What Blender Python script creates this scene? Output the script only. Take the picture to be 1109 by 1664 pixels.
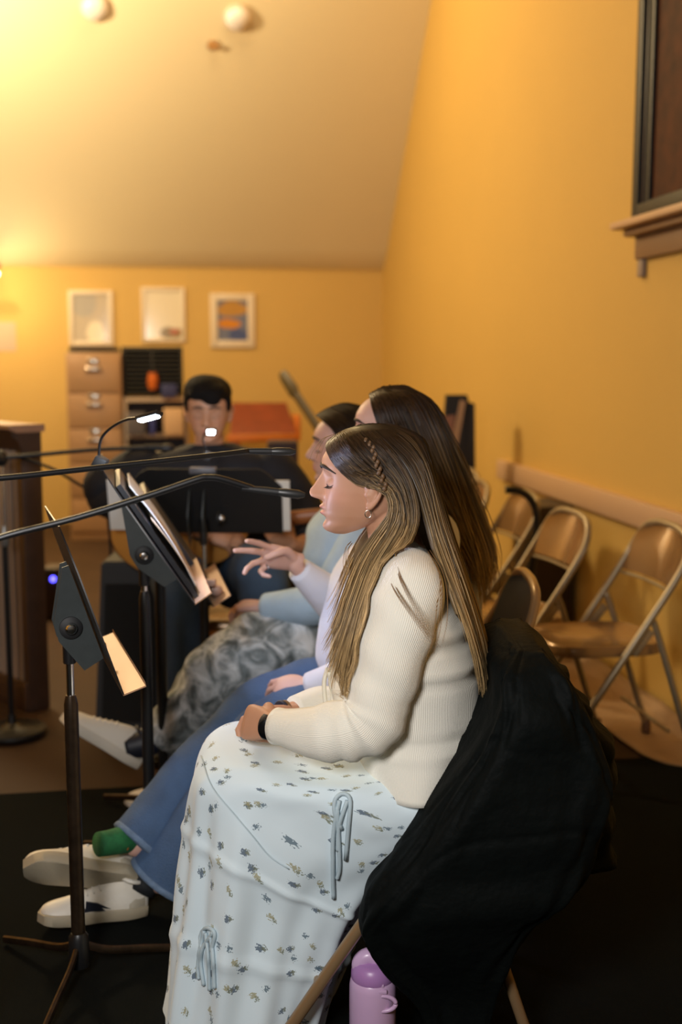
import bpy, bmesh, math, random
import numpy as np
from mathutils import Vector, Matrix, noise
from mathutils.bvhtree import BVHTree
for o in list(bpy.data.objects): bpy.data.objects.remove(o)
SC = bpy.context.scene; COL = SC.collection
random.seed(7)
# ---------------------------------------------------------------- camera
F, CX, CY = 1850.0, 554.5, 832.0
PITCH = math.atan(249/1850); PSI = math.atan(292/1866.7); HC = 1.40
cp, sp = math.cos(PITCH), math.sin(PITCH)
R = Matrix.Rotation(-PSI, 4, 'Z')            # sight-line frame (u right, v away, z up) -> room frame
RI = R.inverted()
cam = bpy.data.cameras.new('camera'); camo = bpy.data.objects.new('camera', cam); COL.objects.link(camo)
camo.location = (0, 0, HC); camo.rotation_euler = (math.pi/2-PITCH, 0, -PSI)
cam.sensor_width = 36; cam.lens = F/1664*36; cam.clip_end = 100
cam.dof.use_dof = True; cam.dof.focus_distance = 2.30; cam.dof.aperture_fstop = 2.0
SC.camera = camo
# ---------------------------------------------------------------- light
SC.view_settings.view_transform = 'Standard'; SC.view_settings.look = 'None'
SC.view_settings.gamma = 1; SC.view_settings.use_curve_mapping = False
SC.view_settings.exposure = 0.0
w = bpy.data.worlds.new('world'); SC.world = w; w.use_nodes = True
w.node_tree.nodes['Background'].inputs[0].default_value = (1.0, .80, .55, 1)
w.node_tree.nodes['Background'].inputs[1].default_value = 0.05
def light(name, kind, loc, energy, color, size=.3, aim=None, spot=None, blend=.5):
    l = bpy.data.lights.new(name, kind); l.energy = energy; l.color = color
    if kind == 'AREA': l.shape = 'DISK'; l.size = size
    else: l.shadow_soft_size = size
    if kind == 'SPOT': l.spot_size = spot; l.spot_blend = blend
    o = bpy.data.objects.new(name, l); COL.objects.link(o); o.location = loc
    if aim is not None: o.rotation_euler = (Vector(aim)-Vector(loc)).to_track_quat('-Z', 'Y').to_euler()
    return o
def UW(u, v, z): return R @ Vector((u, v, z))
light('front_key_light', 'AREA', UW(-.55, .20, 1.72), 40, (1, .965, .94), .5, UW(.1, 2.5, .9))  # soft key added beside the camera for the foreground, no such fitting known
light('ceiling_uplight', 'POINT', (-1.7, 6.9, 3.3), 330, (1, .78, .46), .22)
light('wall_wash', 'POINT', (.3, 7.1, 4.4), 62, (1, .76, .42), .3)
light('room_lamp', 'AREA', (-2.2, 4.6, 2.9), 7, (1, .62, .28), .4, (1.3, 5.2, .5))
# ---------------------------------------------------------------- helpers
def ray(x, y):
    r, up = x-CX, CY-y
    return r, F*cp+up*sp, up*cp-F*sp
def V(x, y, d):
    r, hf, vt = ray(x, y); t = d/hf
    return Vector((r*t, d, HC+vt*t))
def G(x, y, z=0):
    r, hf, vt = ray(x, y); t = (z-HC)/vt
    return Vector((r*t, hf*t, z))
def hitw(x, y, p, n):
    r, hf, vt = ray(x, y); d = R @ Vector((r, hf, vt)); o = Vector((0, 0, HC)); n = Vector(n)
    t = (Vector(p)-o).dot(n)/d.dot(n); return o+d*t
def cr(pts, n):
    pts = [Vector(p) for p in pts]; m = len(pts)
    if m < 3: return [pts[0].lerp(pts[-1], i/(n-1)) for i in range(n)]
    out = []
    for i in range(n):
        s = i/(n-1)*(m-1); k = min(int(s), m-2); f = s-k
        a = pts[k-1] if k > 0 else pts[0]*2-pts[1]
        b, c = pts[k], pts[k+1]
        d = pts[k+2] if k+2 < m else pts[m-1]*2-pts[m-2]
        out.append(.5*((2*b)+(c-a)*f+(2*a-5*b+4*c-d)*f*f+(3*b-a-3*c+d)*f**3))
    return out
def crs(vals, n): return [v.x for v in cr([Vector((v, 0, 0)) for v in vals], n)]
def tube(bm, pts, rad, seg=10, n=None, cap=True, flat=None):
    if n:
        rad = crs(rad, n) if isinstance(rad, (list, tuple)) else rad
        pts = cr(pts, n)
    pts = [Vector(p) for p in pts]; m = len(pts)
    if not isinstance(rad, (list, tuple)): rad = [rad]*m
    uvl = bm.loops.layers.uv.verify()
    T = [(pts[min(i+1, m-1)]-pts[max(i-1, 0)]).normalized() for i in range(m)]
    ref = Vector((0, 0, 1)) if abs(T[0].z) < .9 else Vector((0, 1, 0))
    N = (ref-T[0]*ref.dot(T[0])).normalized(); rings = []; L = 0; Ls = []
    for i in range(m):
        N = (N-T[i]*N.dot(T[i])).normalized(); B = T[i].cross(N)
        if i: L += (pts[i]-pts[i-1]).length
        Ls.append(L)
        rings.append([bm.verts.new(pts[i]+(N*math.cos(a)+B*math.sin(a)*(flat or 1))*rad[i]) for a in [2*math.pi*k/seg for k in range(seg)]])
    for i in range(m-1):
        for k in range(seg):
            f = bm.faces.new((rings[i][k], rings[i][(k+1) % seg], rings[i+1][(k+1) % seg], rings[i+1][k]))
            for lp, (uu, vv) in zip(f.loops, ((k, i), (k+1, i), (k+1, i+1), (k, i+1))):
                lp[uvl].uv = (uu/seg*2*math.pi*max(rad), Ls[vv])
    if cap:
        bm.faces.new(rings[0][::-1]); bm.faces.new(rings[-1])
    return rings
def ball(bm, c, r, seg=16, M=None):
    r = Vector(r) if not isinstance(r, (int, float)) else Vector((r, r, r))
    m = Matrix.Translation(Vector(c)) @ (M.to_4x4() if M else Matrix.Identity(4)) @ Matrix.Diagonal((r.x, r.y, r.z, 1))
    bmesh.ops.create_uvsphere(bm, u_segments=seg, v_segments=max(6, seg//2+2), radius=1, matrix=m)
def limb(bm, pts, rad, n=14, seg=20):
    P = cr(pts, n); r = crs(rad, n)
    tube(bm, P, r, seg=seg); ball(bm, P[0], r[0]*.98); ball(bm, P[-1], r[-1]*.98)
def box(bm, c, s, M=None, bev=0):
    m = Matrix.Translation(Vector(c)) @ (M.to_4x4() if M else Matrix.Identity(4)) @ Matrix.Diagonal((s[0], s[1], s[2], 1))
    g = bmesh.ops.create_cube(bm, size=1, matrix=m)
    if bev:
        es = {e for v in g['verts'] for e in v.link_edges}
        bmesh.ops.bevel(bm, geom=list(es), offset=bev, segments=2, affect='EDGES', profile=.5)
def prism(bm, poly, ext):
    a = [bm.verts.new(Vector(p)) for p in poly]; b = [bm.verts.new(Vector(p)+Vector(ext)) for p in poly]; n = len(a)
    bm.faces.new(a[::-1]); bm.faces.new(b)
    for i in range(n): bm.faces.new((a[i], a[(i+1) % n], b[(i+1) % n], b[i]))
def lathe(bm, prof, c, axis=(0, 0, 1), seg=28):
    q = Vector((0, 0, 1)).rotation_difference(Vector(axis)).to_matrix()
    rings = [[bm.verts.new(Vector(c)+q @ Vector((r*math.cos(a), r*math.sin(a), z))) for a in [2*math.pi*k/seg for k in range(seg)]] for r, z in prof]
    for i in range(len(rings)-1):
        for k in range(seg): bm.faces.new((rings[i][k], rings[i][(k+1) % seg], rings[i+1][(k+1) % seg], rings[i+1][k]))
    bm.faces.new(rings[0][::-1]); bm.faces.new(rings[-1])
def loft(bm, rings, cap=True):
    uvl = bm.loops.layers.uv.verify(); n = len(rings[0])
    vs = [[bm.verts.new(p) for p in r] for r in rings]; L = 0; Ls = [0]
    for i in range(1, len(rings)):
        L += sum((rings[i][k]-rings[i-1][k]).length for k in range(n))/n; Ls.append(L)
    mid = rings[len(rings)//2]; per = sum((mid[k]-mid[k-1]).length for k in range(n))
    for i in range(len(rings)-1):
        for k in range(n):
            f = bm.faces.new((vs[i][k], vs[i][(k+1) % n], vs[i+1][(k+1) % n], vs[i+1][k]))
            for lp, (uu, vv) in zip(f.loops, ((k, i), (k+1, i), (k+1, i+1), (k, i+1))): lp[uvl].uv = (uu/n*per, Ls[vv])
    if cap: bm.faces.new(vs[0][::-1]); bm.faces.new(vs[-1])
    return vs
def abring(A, B, hw, n=48, p=2.2, disp=None):
    """closed ring whose two extreme points are A and B and which is hw wide either way along v"""
    c = (A+B)/2; a = (A-B)/2; out = []
    for k in range(n):
        t = 2*math.pi*k/n; co, si = math.cos(t), math.sin(t)
        cc = math.copysign(abs(co)**(2/p), co); ss = math.copysign(abs(si)**(2/p), si)
        q = c+a*cc+Vector((0, 1, 0))*hw*ss
        if disp: q += (a.normalized()*cc+Vector((0, 1, 0))*ss).normalized()*disp(t)
        out.append(q)
    return out
def ablo(bm, A, B, hw, n=40, seg=64, p=2.2, disp=None, cap=True):
    A = cr(A, n); B = cr(B, n); h = crs(hw, n)
    return loft(bm, [abring(A[i], B[i], h[i], seg, p(i/(n-1)) if callable(p) else p, (lambda t, s=i/(n-1): disp(t, s)) if disp else None) for i in range(n)], cap)
MW = {}
def finish(name, bm, m, parent=None, local=False, smooth=40, loc=None, mesh=None):
    if mesh is None:
        me = bpy.data.meshes.new(name)
        bmesh.ops.recalc_face_normals(bm, faces=bm.faces)
        bm.to_mesh(me); bm.free()
    else: me = mesh; me.name = name
    o = bpy.data.objects.new(name, me); COL.objects.link(o)
    if parent is not None:
        o.parent = parent; Mw = MW[parent]
    else:
        Mw = Matrix.Translation(Vector(loc) if loc is not None else (0, 0, 0)); o.matrix_world = Mw; o.location = Mw.translation
    if not local: me.transform(Mw.inverted() @ R)
    MW[o] = Mw
    if smooth and len(me.polygons):
        me.shade_smooth()
        if smooth < 180: me.set_sharp_from_angle(angle=math.radians(smooth))
    if m: me.materials.append(m)
    return o
def tag(o, label=None, cat=None, group=None, kind=None):
    if label: o['label'] = label
    if cat: o['category'] = cat
    if group: o['group'] = group
    if kind: o['kind'] = kind
    return o
def thing(name, label, cat, loc, rot=0, group=None, world=False):
    """loc in the sight-line frame unless world"""
    o = bpy.data.objects.new(name, None); COL.objects.link(o); o.empty_display_size = .1
    p = Vector(loc) if world else R @ Vector(loc)
    a = rot if world else rot-PSI
    o.location = p; o.rotation_euler = (0, 0, a)
    MW[o] = Matrix.Translation(p) @ Matrix.Rotation(a, 4, 'Z')
    return tag(o, label, cat, group)
def dup(root, loc, rot, label, group=None, world=False):
    p = Vector(loc) if world else R @ Vector(loc); a = rot if world else rot-PSI
    r = root.copy(); COL.objects.link(r); r.location = p; r.rotation_euler = (0, 0, a); MW[r] = Matrix.Translation(p) @ Matrix.Rotation(a, 4, 'Z')
    r['label'] = label
    if group: r['group'] = group
    def rec(a, b):
        for ch in [o for o in list(COL.objects) if o.parent == a]:
            c = ch.copy(); COL.objects.link(c); c.parent = b; MW[c] = MW[r]; rec(ch, c)
    rec(root, r); return r
def NB(): return bmesh.new()
def remesh(bm, vox, sm=2):
    me = bpy.data.meshes.new('tmp'); bmesh.ops.recalc_face_normals(bm, faces=bm.faces); bm.to_mesh(me); bm.free()
    o = bpy.data.objects.new('tmp', me); COL.objects.link(o)
    m = o.modifiers.new('r', 'REMESH'); m.mode = 'VOXEL'; m.voxel_size = vox
    if sm: s = o.modifiers.new('s', 'SMOOTH'); s.iterations = sm; s.factor = .5
    dg = bpy.context.evaluated_depsgraph_get(); dg.update()
    out = bpy.data.meshes.new_from_object(o.evaluated_get(dg)); bpy.data.objects.remove(o); bpy.data.meshes.remove(me)
    return out
# ---------------------------------------------------------------- materials
def mat(name, c, rough=.6, metal=0, noise_s=0, var=0, bump=0, bs=None, sheen=0, spec=.5, coat=0, emit=None, es=0):
    m = bpy.data.materials.new(name); m.use_nodes = True; nt = m.node_tree; b = nt.nodes['Principled BSDF']
    b.inputs['Base Color'].default_value = (*c, 1); b.inputs['Roughness'].default_value = rough; b.inputs['Metallic'].default_value = metal
    b.inputs['Specular IOR Level'].default_value = spec
    if sheen: b.inputs['Sheen Weight'].default_value = sheen
    if coat: b.inputs['Coat Weight'].default_value = coat; b.inputs['Coat Roughness'].default_value = .15
    if emit: b.inputs['Emission Color'].default_value = (*emit, 1); b.inputs['Emission Strength'].default_value = es
    if var or bump:
        tc = nt.nodes.new('ShaderNodeTexCoord'); n = nt.nodes.new('ShaderNodeTexNoise'); n.inputs['Scale'].default_value = noise_s or 8; n.inputs['Detail'].default_value = 5
        nt.links.new(tc.outputs['Object'], n.inputs['Vector'])
        if var:
            mx = nt.nodes.new('ShaderNodeMix'); mx.data_type = 'RGBA'
            mx.inputs[6].default_value = (*[x*(1-var) for x in c], 1); mx.inputs[7].default_value = (*[min(1, x*(1+var)) for x in c], 1)
            nt.links.new(n.outputs['Fac'], mx.inputs[0]); nt.links.new(mx.outputs[2], b.inputs['Base Color'])
        if bump:
            n2 = nt.nodes.new('ShaderNodeTexNoise'); n2.inputs['Scale'].default_value = bs or 60; n2.inputs['Detail'].default_value = 4
            nt.links.new(tc.outputs['Object'], n2.inputs['Vector'])
            bp = nt.nodes.new('ShaderNodeBump'); bp.inputs['Strength'].default_value = bump; bp.inputs['Distance'].default_value = .01
            nt.links.new(n2.outputs['Fac'], bp.inputs['Height']); nt.links.new(bp.outputs['Normal'], b.inputs['Normal'])
    return m
def N(m, t): return m.node_tree.nodes.new(t)
def Lk(m, a, b): m.node_tree.links.new(a, b)
def mth(m, op, a, b=None):
    n = N(m, 'ShaderNodeMath'); n.operation = op
    for i, x in enumerate((a, b)):
        if x is None: continue
        if isinstance(x, (int, float)): n.inputs[i].default_value = x
        else: Lk(m, x, n.inputs[i])
    return n.outputs[0]
def rib(m, freq, strength, dist=.002, axis='X'):
    """knit ribs running along the cloth, from the cloth's own UV"""
    uv = N(m, 'ShaderNodeUVMap'); sx = N(m, 'ShaderNodeSeparateXYZ'); Lk(m, uv.outputs[0], sx.inputs[0])
    s = mth(m, 'SINE', mth(m, 'MULTIPLY', sx.outputs[axis], freq*2*math.pi))
    bp = N(m, 'ShaderNodeBump'); bp.inputs['Strength'].default_value = strength; bp.inputs['Distance'].default_value = dist
    Lk(m, s, bp.inputs['Height']); Lk(m, bp.outputs[0], m.node_tree.nodes['Principled BSDF'].inputs['Normal'])
M_wallR = mat('painted_ochre_wall', (.60, .38, .095), .75, noise_s=1.2, var=.05, bump=.15, bs=90)
M_wallB = mat('painted_ochre_back_wall', (.66, .43, .13), .75, noise_s=1.2, var=.04, bump=.15, bs=90)
M_ceil = mat('painted_cream_ceiling', (.88, .76, .50), .8, noise_s=.8, var=.04, bump=.1, bs=80)
M_trim = mat('beige_trim_paint', (.55, .36, .22), .5, bump=.05)
M_floor = mat('brown_floorboards', (.050, .026, .013), .7, spec=.2, noise_s=3, var=.3, bump=.1)
M_carpet = mat('black_carpet', (.0032, .0045, .004), .95, noise_s=300, var=.6, bump=.6, bs=500, spec=.1)
M_sheet = mat('beige_floor_sheet', (.42, .27, .15), .8, noise_s=8, var=.2, bump=.4, bs=30)
M_dark = mat('dark_window_wood', (.007, .006, .005), .45, bump=.1)
M_rust = mat('dark_reddish_panel', (.060, .016, .004), .65, spec=.15, noise_s=14, var=.8, bump=.1)
M_black = mat('black_painted_metal', (.008, .008, .009), .38, spec=.5)
M_blackm = mat('matte_black_plastic', (.010, .010, .011), .6)
M_bracket = mat('dark_grey_enamel', (.035, .042, .042), .45, noise_s=60, var=.2)
M_chrome = mat('chrome', (.72, .70, .68), .18, 1)
M_worn = mat('worn_black_steel', (.045, .028, .016), .4, .7, noise_s=40, var=.9)
M_ledge_sheen = mat('ledge_warm_sheen', (.46, .27, .16), .45, .2)  # warm reflected light put into the colour of the black ledge
M_tan = mat('tan_enamel_metal', (.30, .19, .095), .28, .35, coat=.3)
M_grey = mat('putty_enamel_metal', (.34, .27, .17), .35, .35)
M_tan_seat = mat('tan_steel_sheet', (.30, .175, .075), .24, .4, coat=.5)
M_seatgrey = mat('putty_steel_edge', (.38, .33, .23), .35, .3)
M_navy = mat('dark_vinyl_back', (.020, .022, .030), .42)
M_rubber = mat('brown_rubber', (.16, .085, .045), .6)
M_paper = mat('white_paper', (.78, .76, .72), .7)
M_pageb = mat('music_page', (.70, .70, .72), .6)
M_binder = mat('black_binder', (.012, .012, .014), .35)
M_led = mat('led_strip', (1, 1, 1), .5, emit=(.75, .88, 1), es=45)
M_bulb = mat('warm_glowing_lamp', (1, 1, 1), .5, emit=(1, .85, .55), es=14)
M_blueled = mat('blue_indicator', (.1, .1, 1), .5, emit=(.08, .07, 1), es=8)
M_cab = mat('tan_cabinet_metal', (.42, .25, .13), .42, .1, noise_s=2, var=.08)
M_cabh = mat('nickel_handle', (.85, .75, .6), .2, .9)
M_wood = mat('dark_brown_wood', (.060, .030, .018), .5, noise_s=12, var=.4)
M_woodl = mat('light_cap_wood', (.38, .22, .14), .4)
M_redw = mat('red_brown_wood', (.20, .035, .010), .4, noise_s=9, var=.4)
M_orw = mat('orange_wood', (.60, .17, .02), .4)
M_gtr = mat('amber_guitar_top', (.50, .22, .035), .28, noise_s=5, var=.1, coat=.5)
M_gside = mat('dark_guitar_side', (.10, .03, .012), .3, coat=.4)
# ================================================================ room
WX, WY, KN = 1.92, 9.94, 2.16
def struct(name, m, bm, label=None):
    o = finish(name, bm, m, None, local=True); o['kind'] = 'structure'
    if label: o['label'] = label
    return o
b = NB(); box(b, (-1.5, 4.2, -.06), (7.4, 12.2, .12)); struct('floor', M_floor, b)
b = NB(); box(b, (WX+.07, 4.2, 3.2), (.14, 12.2, 6.6)); struct('wall_right', M_wallR, b)
b = NB(); box(b, (-1.5, WY+.08, 1.1), (7.4, .16, 2.3)); struct('wall_back', M_wallB, b)
b = NB(); box(b, (-5.2, 4.2, 3.2), (.14, 12.2, 6.6)); struct('wall_left', M_wallR, b)
# sloping ceiling rising from the knee wall to a flat top, with an eased lower edge
b = NB(); prof = [(WY+.02, KN), (WY-.06, KN+.03), (WY-.2, KN+.15), (WY-3.3, KN+3.3), (WY-3.5, KN+3.42), (2.2, KN+3.42)]
up = [(y+.12, z+.1) for y, z in prof]
vs = [[b.verts.new((x, y, z)) for y, z in prof+up[::-1]] for x in (-5.2, WX)]
n = len(vs[0]); b.faces.new(vs[0]); b.faces.new(vs[1][::-1])
for i in range(n): b.faces.new((vs[0][i], vs[0][(i+1) % n], vs[1][(i+1) % n], vs[1][i]))
struct('ceiling', M_ceil, b)
# wooden ledge rail on the right wall
def onR(x, y): return hitw(x, y, (WX, 0, 0), (1, 0, 0))
ra = onR(818, 760); zt = 1.4-.0
rt = (onR(818, 749).z+onR(1109, 828).z)/2; rb = (onR(851, 788).z+onR(1069, 863).z)/2
b = NB(); box(b, (WX-.02, (ra.y+2.2)/2, (rt+rb)/2), (.04, ra.y-2.2, rt-rb), bev=.006)
struct('trim_1', M_trim, b)
# window high on the right wall
wl = onR(1049, 200); sill = onR(1043, 363).z; y1 = onR(1052, 150).y; y0 = y1-1.15; top = sill+2.0
wroot = thing('window_1', None, None, (WX, (y0+y1)/2, sill), 0, world=True); wroot['kind'] = 'structure'
def fr(bm, y0, y1, z0, z1, wdt, dep, xo=0):
    x = WX-dep/2-xo
    box(bm, (x, y0+wdt/2, (z0+z1)/2), (dep, wdt, z1-z0), bev=.004); box(bm, (x, y1-wdt/2, (z0+z1)/2), (dep, wdt, z1-z0), bev=.004)
    box(bm, (x, (y0+y1)/2, z1-wdt/2), (dep, y1-y0-2*wdt, wdt), bev=.004); box(bm, (x, (y0+y1)/2, z0+wdt/2), (dep, y1-y0-2*wdt, wdt), bev=.004)
def wp(name, bm, m):
    bm.transform(R.inverted()); return finish(name, bm, m, wroot)
b = NB(); fr(b, y0, y1, sill+.01, top, .055, .05); wp('window_frame', b, M_dark)
b = NB(); fr(b, y0+.055, y1-.055, sill+.03, top-.05, .018, .035); wp('window_bead', b, mat('worn_window_bead', (.05, .03, .018), .4))
b = NB(); fr(b, y0+.073, y1-.073, sill+.03, top-.06, .045, .03); wp('window_sash', b, M_dark)
b = NB(); box(b, (WX-.008, (y0+y1)/2, (sill+top)/2), (.014, y1-y0-.1, top-sill-.08)); wp('window_panel', b, M_rust)
b = NB(); box(b, (WX-.06, (y0+y1)/2, sill-.012), (.12, y1-y0+.10, .028), bev=.006); wp('window_sill', b, M_trim)
b = NB(); box(b, (WX-.04, (y0+y1)/2, sill-.042), (.07, y1-y0+.03, .028), bev=.006); box(b, (WX-.015, (y0+y1)/2, sill-.10), (.03, y1-y0, .09), bev=.004)
wp('window_apron', b, mat('brown_apron', (.22, .12, .06), .5))
b = NB(); box(b, (WX-.01, y1-.03, sill-.18), (.02, .05, .07), bev=.004); wp('window_apron_block', b, mat('greyish_apron_block', (.30, .22, .17), .6))
# carpet and sheet on the floor
ya = (R @ G(0, 1278)).y; yb = (R @ G(1109, 1250)).y; yc = (ya+yb)/2
b = NB(); box(b, (-1.6, (yc-1.4)/2, .006), (7.0, yc+1.4, .012))
tag(finish('carpet', b, M_carpet, None, True), 'black carpet spread under the nearest chairs and music stands', 'carpet')
pA = [R @ G(x, y) for x, y in ((905, 1128), (960, 1172), (1010, 1208), (1060, 1240), (1109, 1252))]
b = NB(); g = []
for i in range(41):
    t = i/40; e = cr([(pA[0].x+.0, 6.2, 0)]+pA, 41)[i]; row = []
    for j in range(13):
        s = j/12; x = e.x+(WX-.012-e.x)*s
        z = .014+.012*abs(noise.noise(Vector((x*6, e.y*6, 1))))+(.05*max(0, s-.85)/.15)
        row.append(b.verts.new((x, e.y, z)))
    g.append(row)
for i in range(40):
    for j in range(12): b.faces.new((g[i][j], g[i][j+1], g[i+1][j+1], g[i+1][j]))
r_ = bmesh.ops.extrude_face_region(b, geom=b.faces[:]); bmesh.ops.translate(b, verts=[v for v in r_['geom'] if isinstance(v, bmesh.types.BMVert)], vec=(0, 0, -.004))
tag(finish('floor_sheet', b, M_sheet, None, True, 180), 'crumpled beige sheet lying on the floor along the right wall under the folding chairs', 'sheet')
# ceiling fittings
cn = Vector((0, 1, 1)).normalized()
for i, (px, py, lb) in enumerate(((153, 12, 'left one of two round white ceiling lights, cut by the top edge'), (386, 29, 'round white glass ceiling light on the slope, the right one of two'))):
    p = hitw(px, py, (0, WY-1, KN+.95), (0, 1, 1))
    t = thing('ceiling_light', lb, 'ceiling light', p, 0, 'round lights on the sloping ceiling', world=True)
    a = Vector((0, -1, -1)).normalized(); loc = R.inverted()
    b = NB(); lathe(b, [(.098, 0), (.10, .012), (.09, .022), (.086, .02)], p, a); b.transform(loc); finish('rim', b, mat('fitting_rim', (.75, .62, .50), .4), t)
    b = NB(); lathe(b, [(.086, .012), (.082, .03), (.065, .05), (.035, .062), (.004, .066)], p, a); b.transform(loc); finish('glass_dome', b, mat('frosted_glass_dome', (.85, .80, .78), .25), t, smooth=180)
p = hitw(345, 73, (0, WY-1, KN+.95), (0, 1, 1)); b = NB(); a = Vector((0, -1, -1)).normalized()
lathe(b, [(.035, 0), (.037, .01), (.02, .016), (.012, .03), (.02, .045), (.006, .05)], p, a, 14); box(b, p+a*.03+Vector((.02, 0, 0)), (.05, .02, .02), bev=.004)
M_hook = mat('tan_brass_hook', (.50, .27, .10), .4, .4)
tag(finish('ceiling_hook', b, M_hook, None, True), 'small tan hook fixed to the ceiling between the two round lights', 'hook')
# pictures on the back wall
def onB(x, y): return hitw(x, y, (0, WY, 0), (0, 1, 0))
M_mat = mat('white_picture_frame', (.80, .68, .52), .5)
def picmat(name, base, spots, rough=.12):
    m = mat(name, base, rough); tc = N(m, 'ShaderNodeTexCoord'); prev = None
    bs = m.node_tree.nodes['Principled BSDF']
    for (cx, cz, rx, rz, c) in spots:
        vm = N(m, 'ShaderNodeVectorMath'); vm.operation = 'SUBTRACT'; Lk(m, tc.outputs['Object'], vm.inputs[0]); vm.inputs[1].default_value = (cx, 0, cz)
        v2 = N(m, 'ShaderNodeVectorMath'); v2.operation = 'MULTIPLY'; Lk(m, vm.outputs[0], v2.inputs[0]); v2.inputs[1].default_value = (1/rx, 0, 1/rz)
        ns = N(m, 'ShaderNodeTexNoise'); ns.inputs['Scale'].default_value = 9; Lk(m, tc.outputs['Object'], ns.inputs['Vector'])
        ln = N(m, 'ShaderNodeVectorMath'); ln.operation = 'LENGTH'; Lk(m, v2.outputs[0], ln.inputs[0])
        d = mth(m, 'ADD', ln.outputs['Value'], mth(m, 'MULTIPLY', mth(m, 'SUBTRACT', ns.outputs['Fac'], .5), 1.2))
        f = mth(m, 'MINIMUM', mth(m, 'MAXIMUM', mth(m, 'MULTIPLY', mth(m, 'SUBTRACT', 1.15, d), 4), 0), 1)
        mx = N(m, 'ShaderNodeMix'); mx.data_type = 'RGBA'
        Lk(m, f, mx.inputs[0]); mx.inputs[7].default_value = (*c, 1)
        if prev: Lk(m, prev, mx.inputs[6])
        else: mx.inputs[6].default_value = (*base, 1)
        prev = mx.outputs[2]
    if prev: Lk(m, prev, bs.inputs['Base Color'])
    return m
pics = [((112, 472, 184, 562), (.55, .47, .36), [(.03, -.12, .08, .1, (.85, .75, .55)), (-.05, .12, .1, .1, (.45, .42, .38))], .035, 'pale framed picture above the filing cabinet, leftmost of the three'),  # pale spot at lower right is lamp glare put into the colour
        ((230, 467, 301, 556), (.85, .76, .58), [(.06, -.16, .10, .05, (.30, .22, .08)), (.09, -.14, .04, .02, (.5, .14, .05))], .03, 'cream framed picture with a small brown hill, above the black rack'),
        ((342, 477, 414, 565), (.20, .22, .32), [(0, .1, .13, .06, (.55, .30, .08)), (-.03, -.03, .1, .04, (.70, .28, .04)), (.05, -.12, .09, .05, (.10, .13, .30))], .06, 'framed picture in orange and blue with a wide white mount, above the seated man')]
for (x0, y0_, x1, y1_), base, sp_, mw, lb in pics:
    c = onB((x0+x1)/2, (y0_+y1_)/2); wd = (onB(x1, y0_)-onB(x0, y0_)).length; ht = abs((onB(x0, y0_)-onB(x0, y1_)).z)
    t = thing('framed_picture', lb, 'picture', (c.x, WY-.001, c.z), 0, 'framed pictures on the back wall', world=True)
    b = NB()
    for sx in (-1, 1): box(b, (sx*(wd/2-mw/2), -.012, 0), (mw, .024, ht), bev=.003)
    for sz in (-1, 1): box(b, (0, -.012, sz*(ht/2-mw/2)), (wd-2*mw, .024, mw), bev=.003)
    finish('picture_frame', b, M_mat, t, True)
    b = NB(); box(b, (0, -.006, 0), (wd-2*mw+.01, .010, ht-2*mw+.01)); finish('picture', b, picmat('picture_art', base, sp_), t, True)
c = onB(12, 547); b = NB(); box(b, c+Vector((-.06, -.004, 0)), (.26, .004, .24)); tag(finish('paper_notice', b, mat('pale_notice_paper', (.55, .42, .30), .7), None, True), 'blank pale paper notice pinned to the back wall at the far left', 'notice')
# bright lamp at the left
p = onB(-8, 449)+Vector((0, -.5, 0))
t = thing('wall_lamp', 'small glowing dome lamp on a bracket at the left edge, above the notice', 'lamp', p, 0, world=True)
b = NB(); lathe(b, [(.004, -.045), (.07, -.04), (.10, -.02), (.095, .0), (.05, .02), (.02, .03)], (0, 0, 0)); finish('lamp_shade', b, M_bulb, t, True, 180)
b = NB(); tube(b, [(0, 0, .03), (0, .02, .09), (0, .25, .12), (0, .495, .10)], .01, n=14); finish('lamp_arm', b, M_black, t, True)
b = NB(); lathe(b, [(.05, 0), (.05, .02), (.03, .03)], (0, .5, .10), (0, -1, 0)); finish('wall_plate', b, M_black, t, True)
light('wall_lamp_light', 'POINT', p+Vector((.02, -.05, -.14)), 14, (1, .72, .36), .08)
# filing cabinet
def G2(x, y, yw):  # point on plane y=yw
    return hitw(x, y, (0, yw, 0), (0, 1, 0))
yf = 8.95; cL = G2(107, 600, yf); cR = G2(197, 600, yf); hc = G2(150, 573, yf).z; cx = (cL.x+cR.x)/2; cw = cR.x-cL.x
t = thing('filing_cabinet', 'tall tan metal filing cabinet with bright handles, below the leftmost picture', 'cabinet', (cx, yf+.3, 0), 0, world=True)
b = NB(); box(b, (0, 0, hc/2), (cw, .58, hc), bev=.006); finish('cabinet_body', b, M_cab, t, True)
nd = 5; dh = (hc-.1)/nd
for i in range(nd):
    z = .06+dh*(i+.5); b = NB(); box(b, (0, -.295, z), (cw-.03, .02, dh-.012), bev=.005); d = finish('drawer', b, M_cab, t, True)
    b = NB(); box(b, (0, -.318, z+.05), (.12, .016, .03), bev=.006); finish('drawer_handle', b, M_cabh, d, True)
    b = NB(); box(b, (0, -.309, z+.11), (.085, .006, .045), bev=.002); finish('label_holder', b, M_cabh, d, True)
b = NB(); box(b, (cx, yf+.25, hc+.022), (cw-.04, .36, .035), bev=.006); tag(finish('document_tray', b, M_blackm, None, True), 'flat black tray lying on top of the filing cabinet', 'tray')
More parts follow.
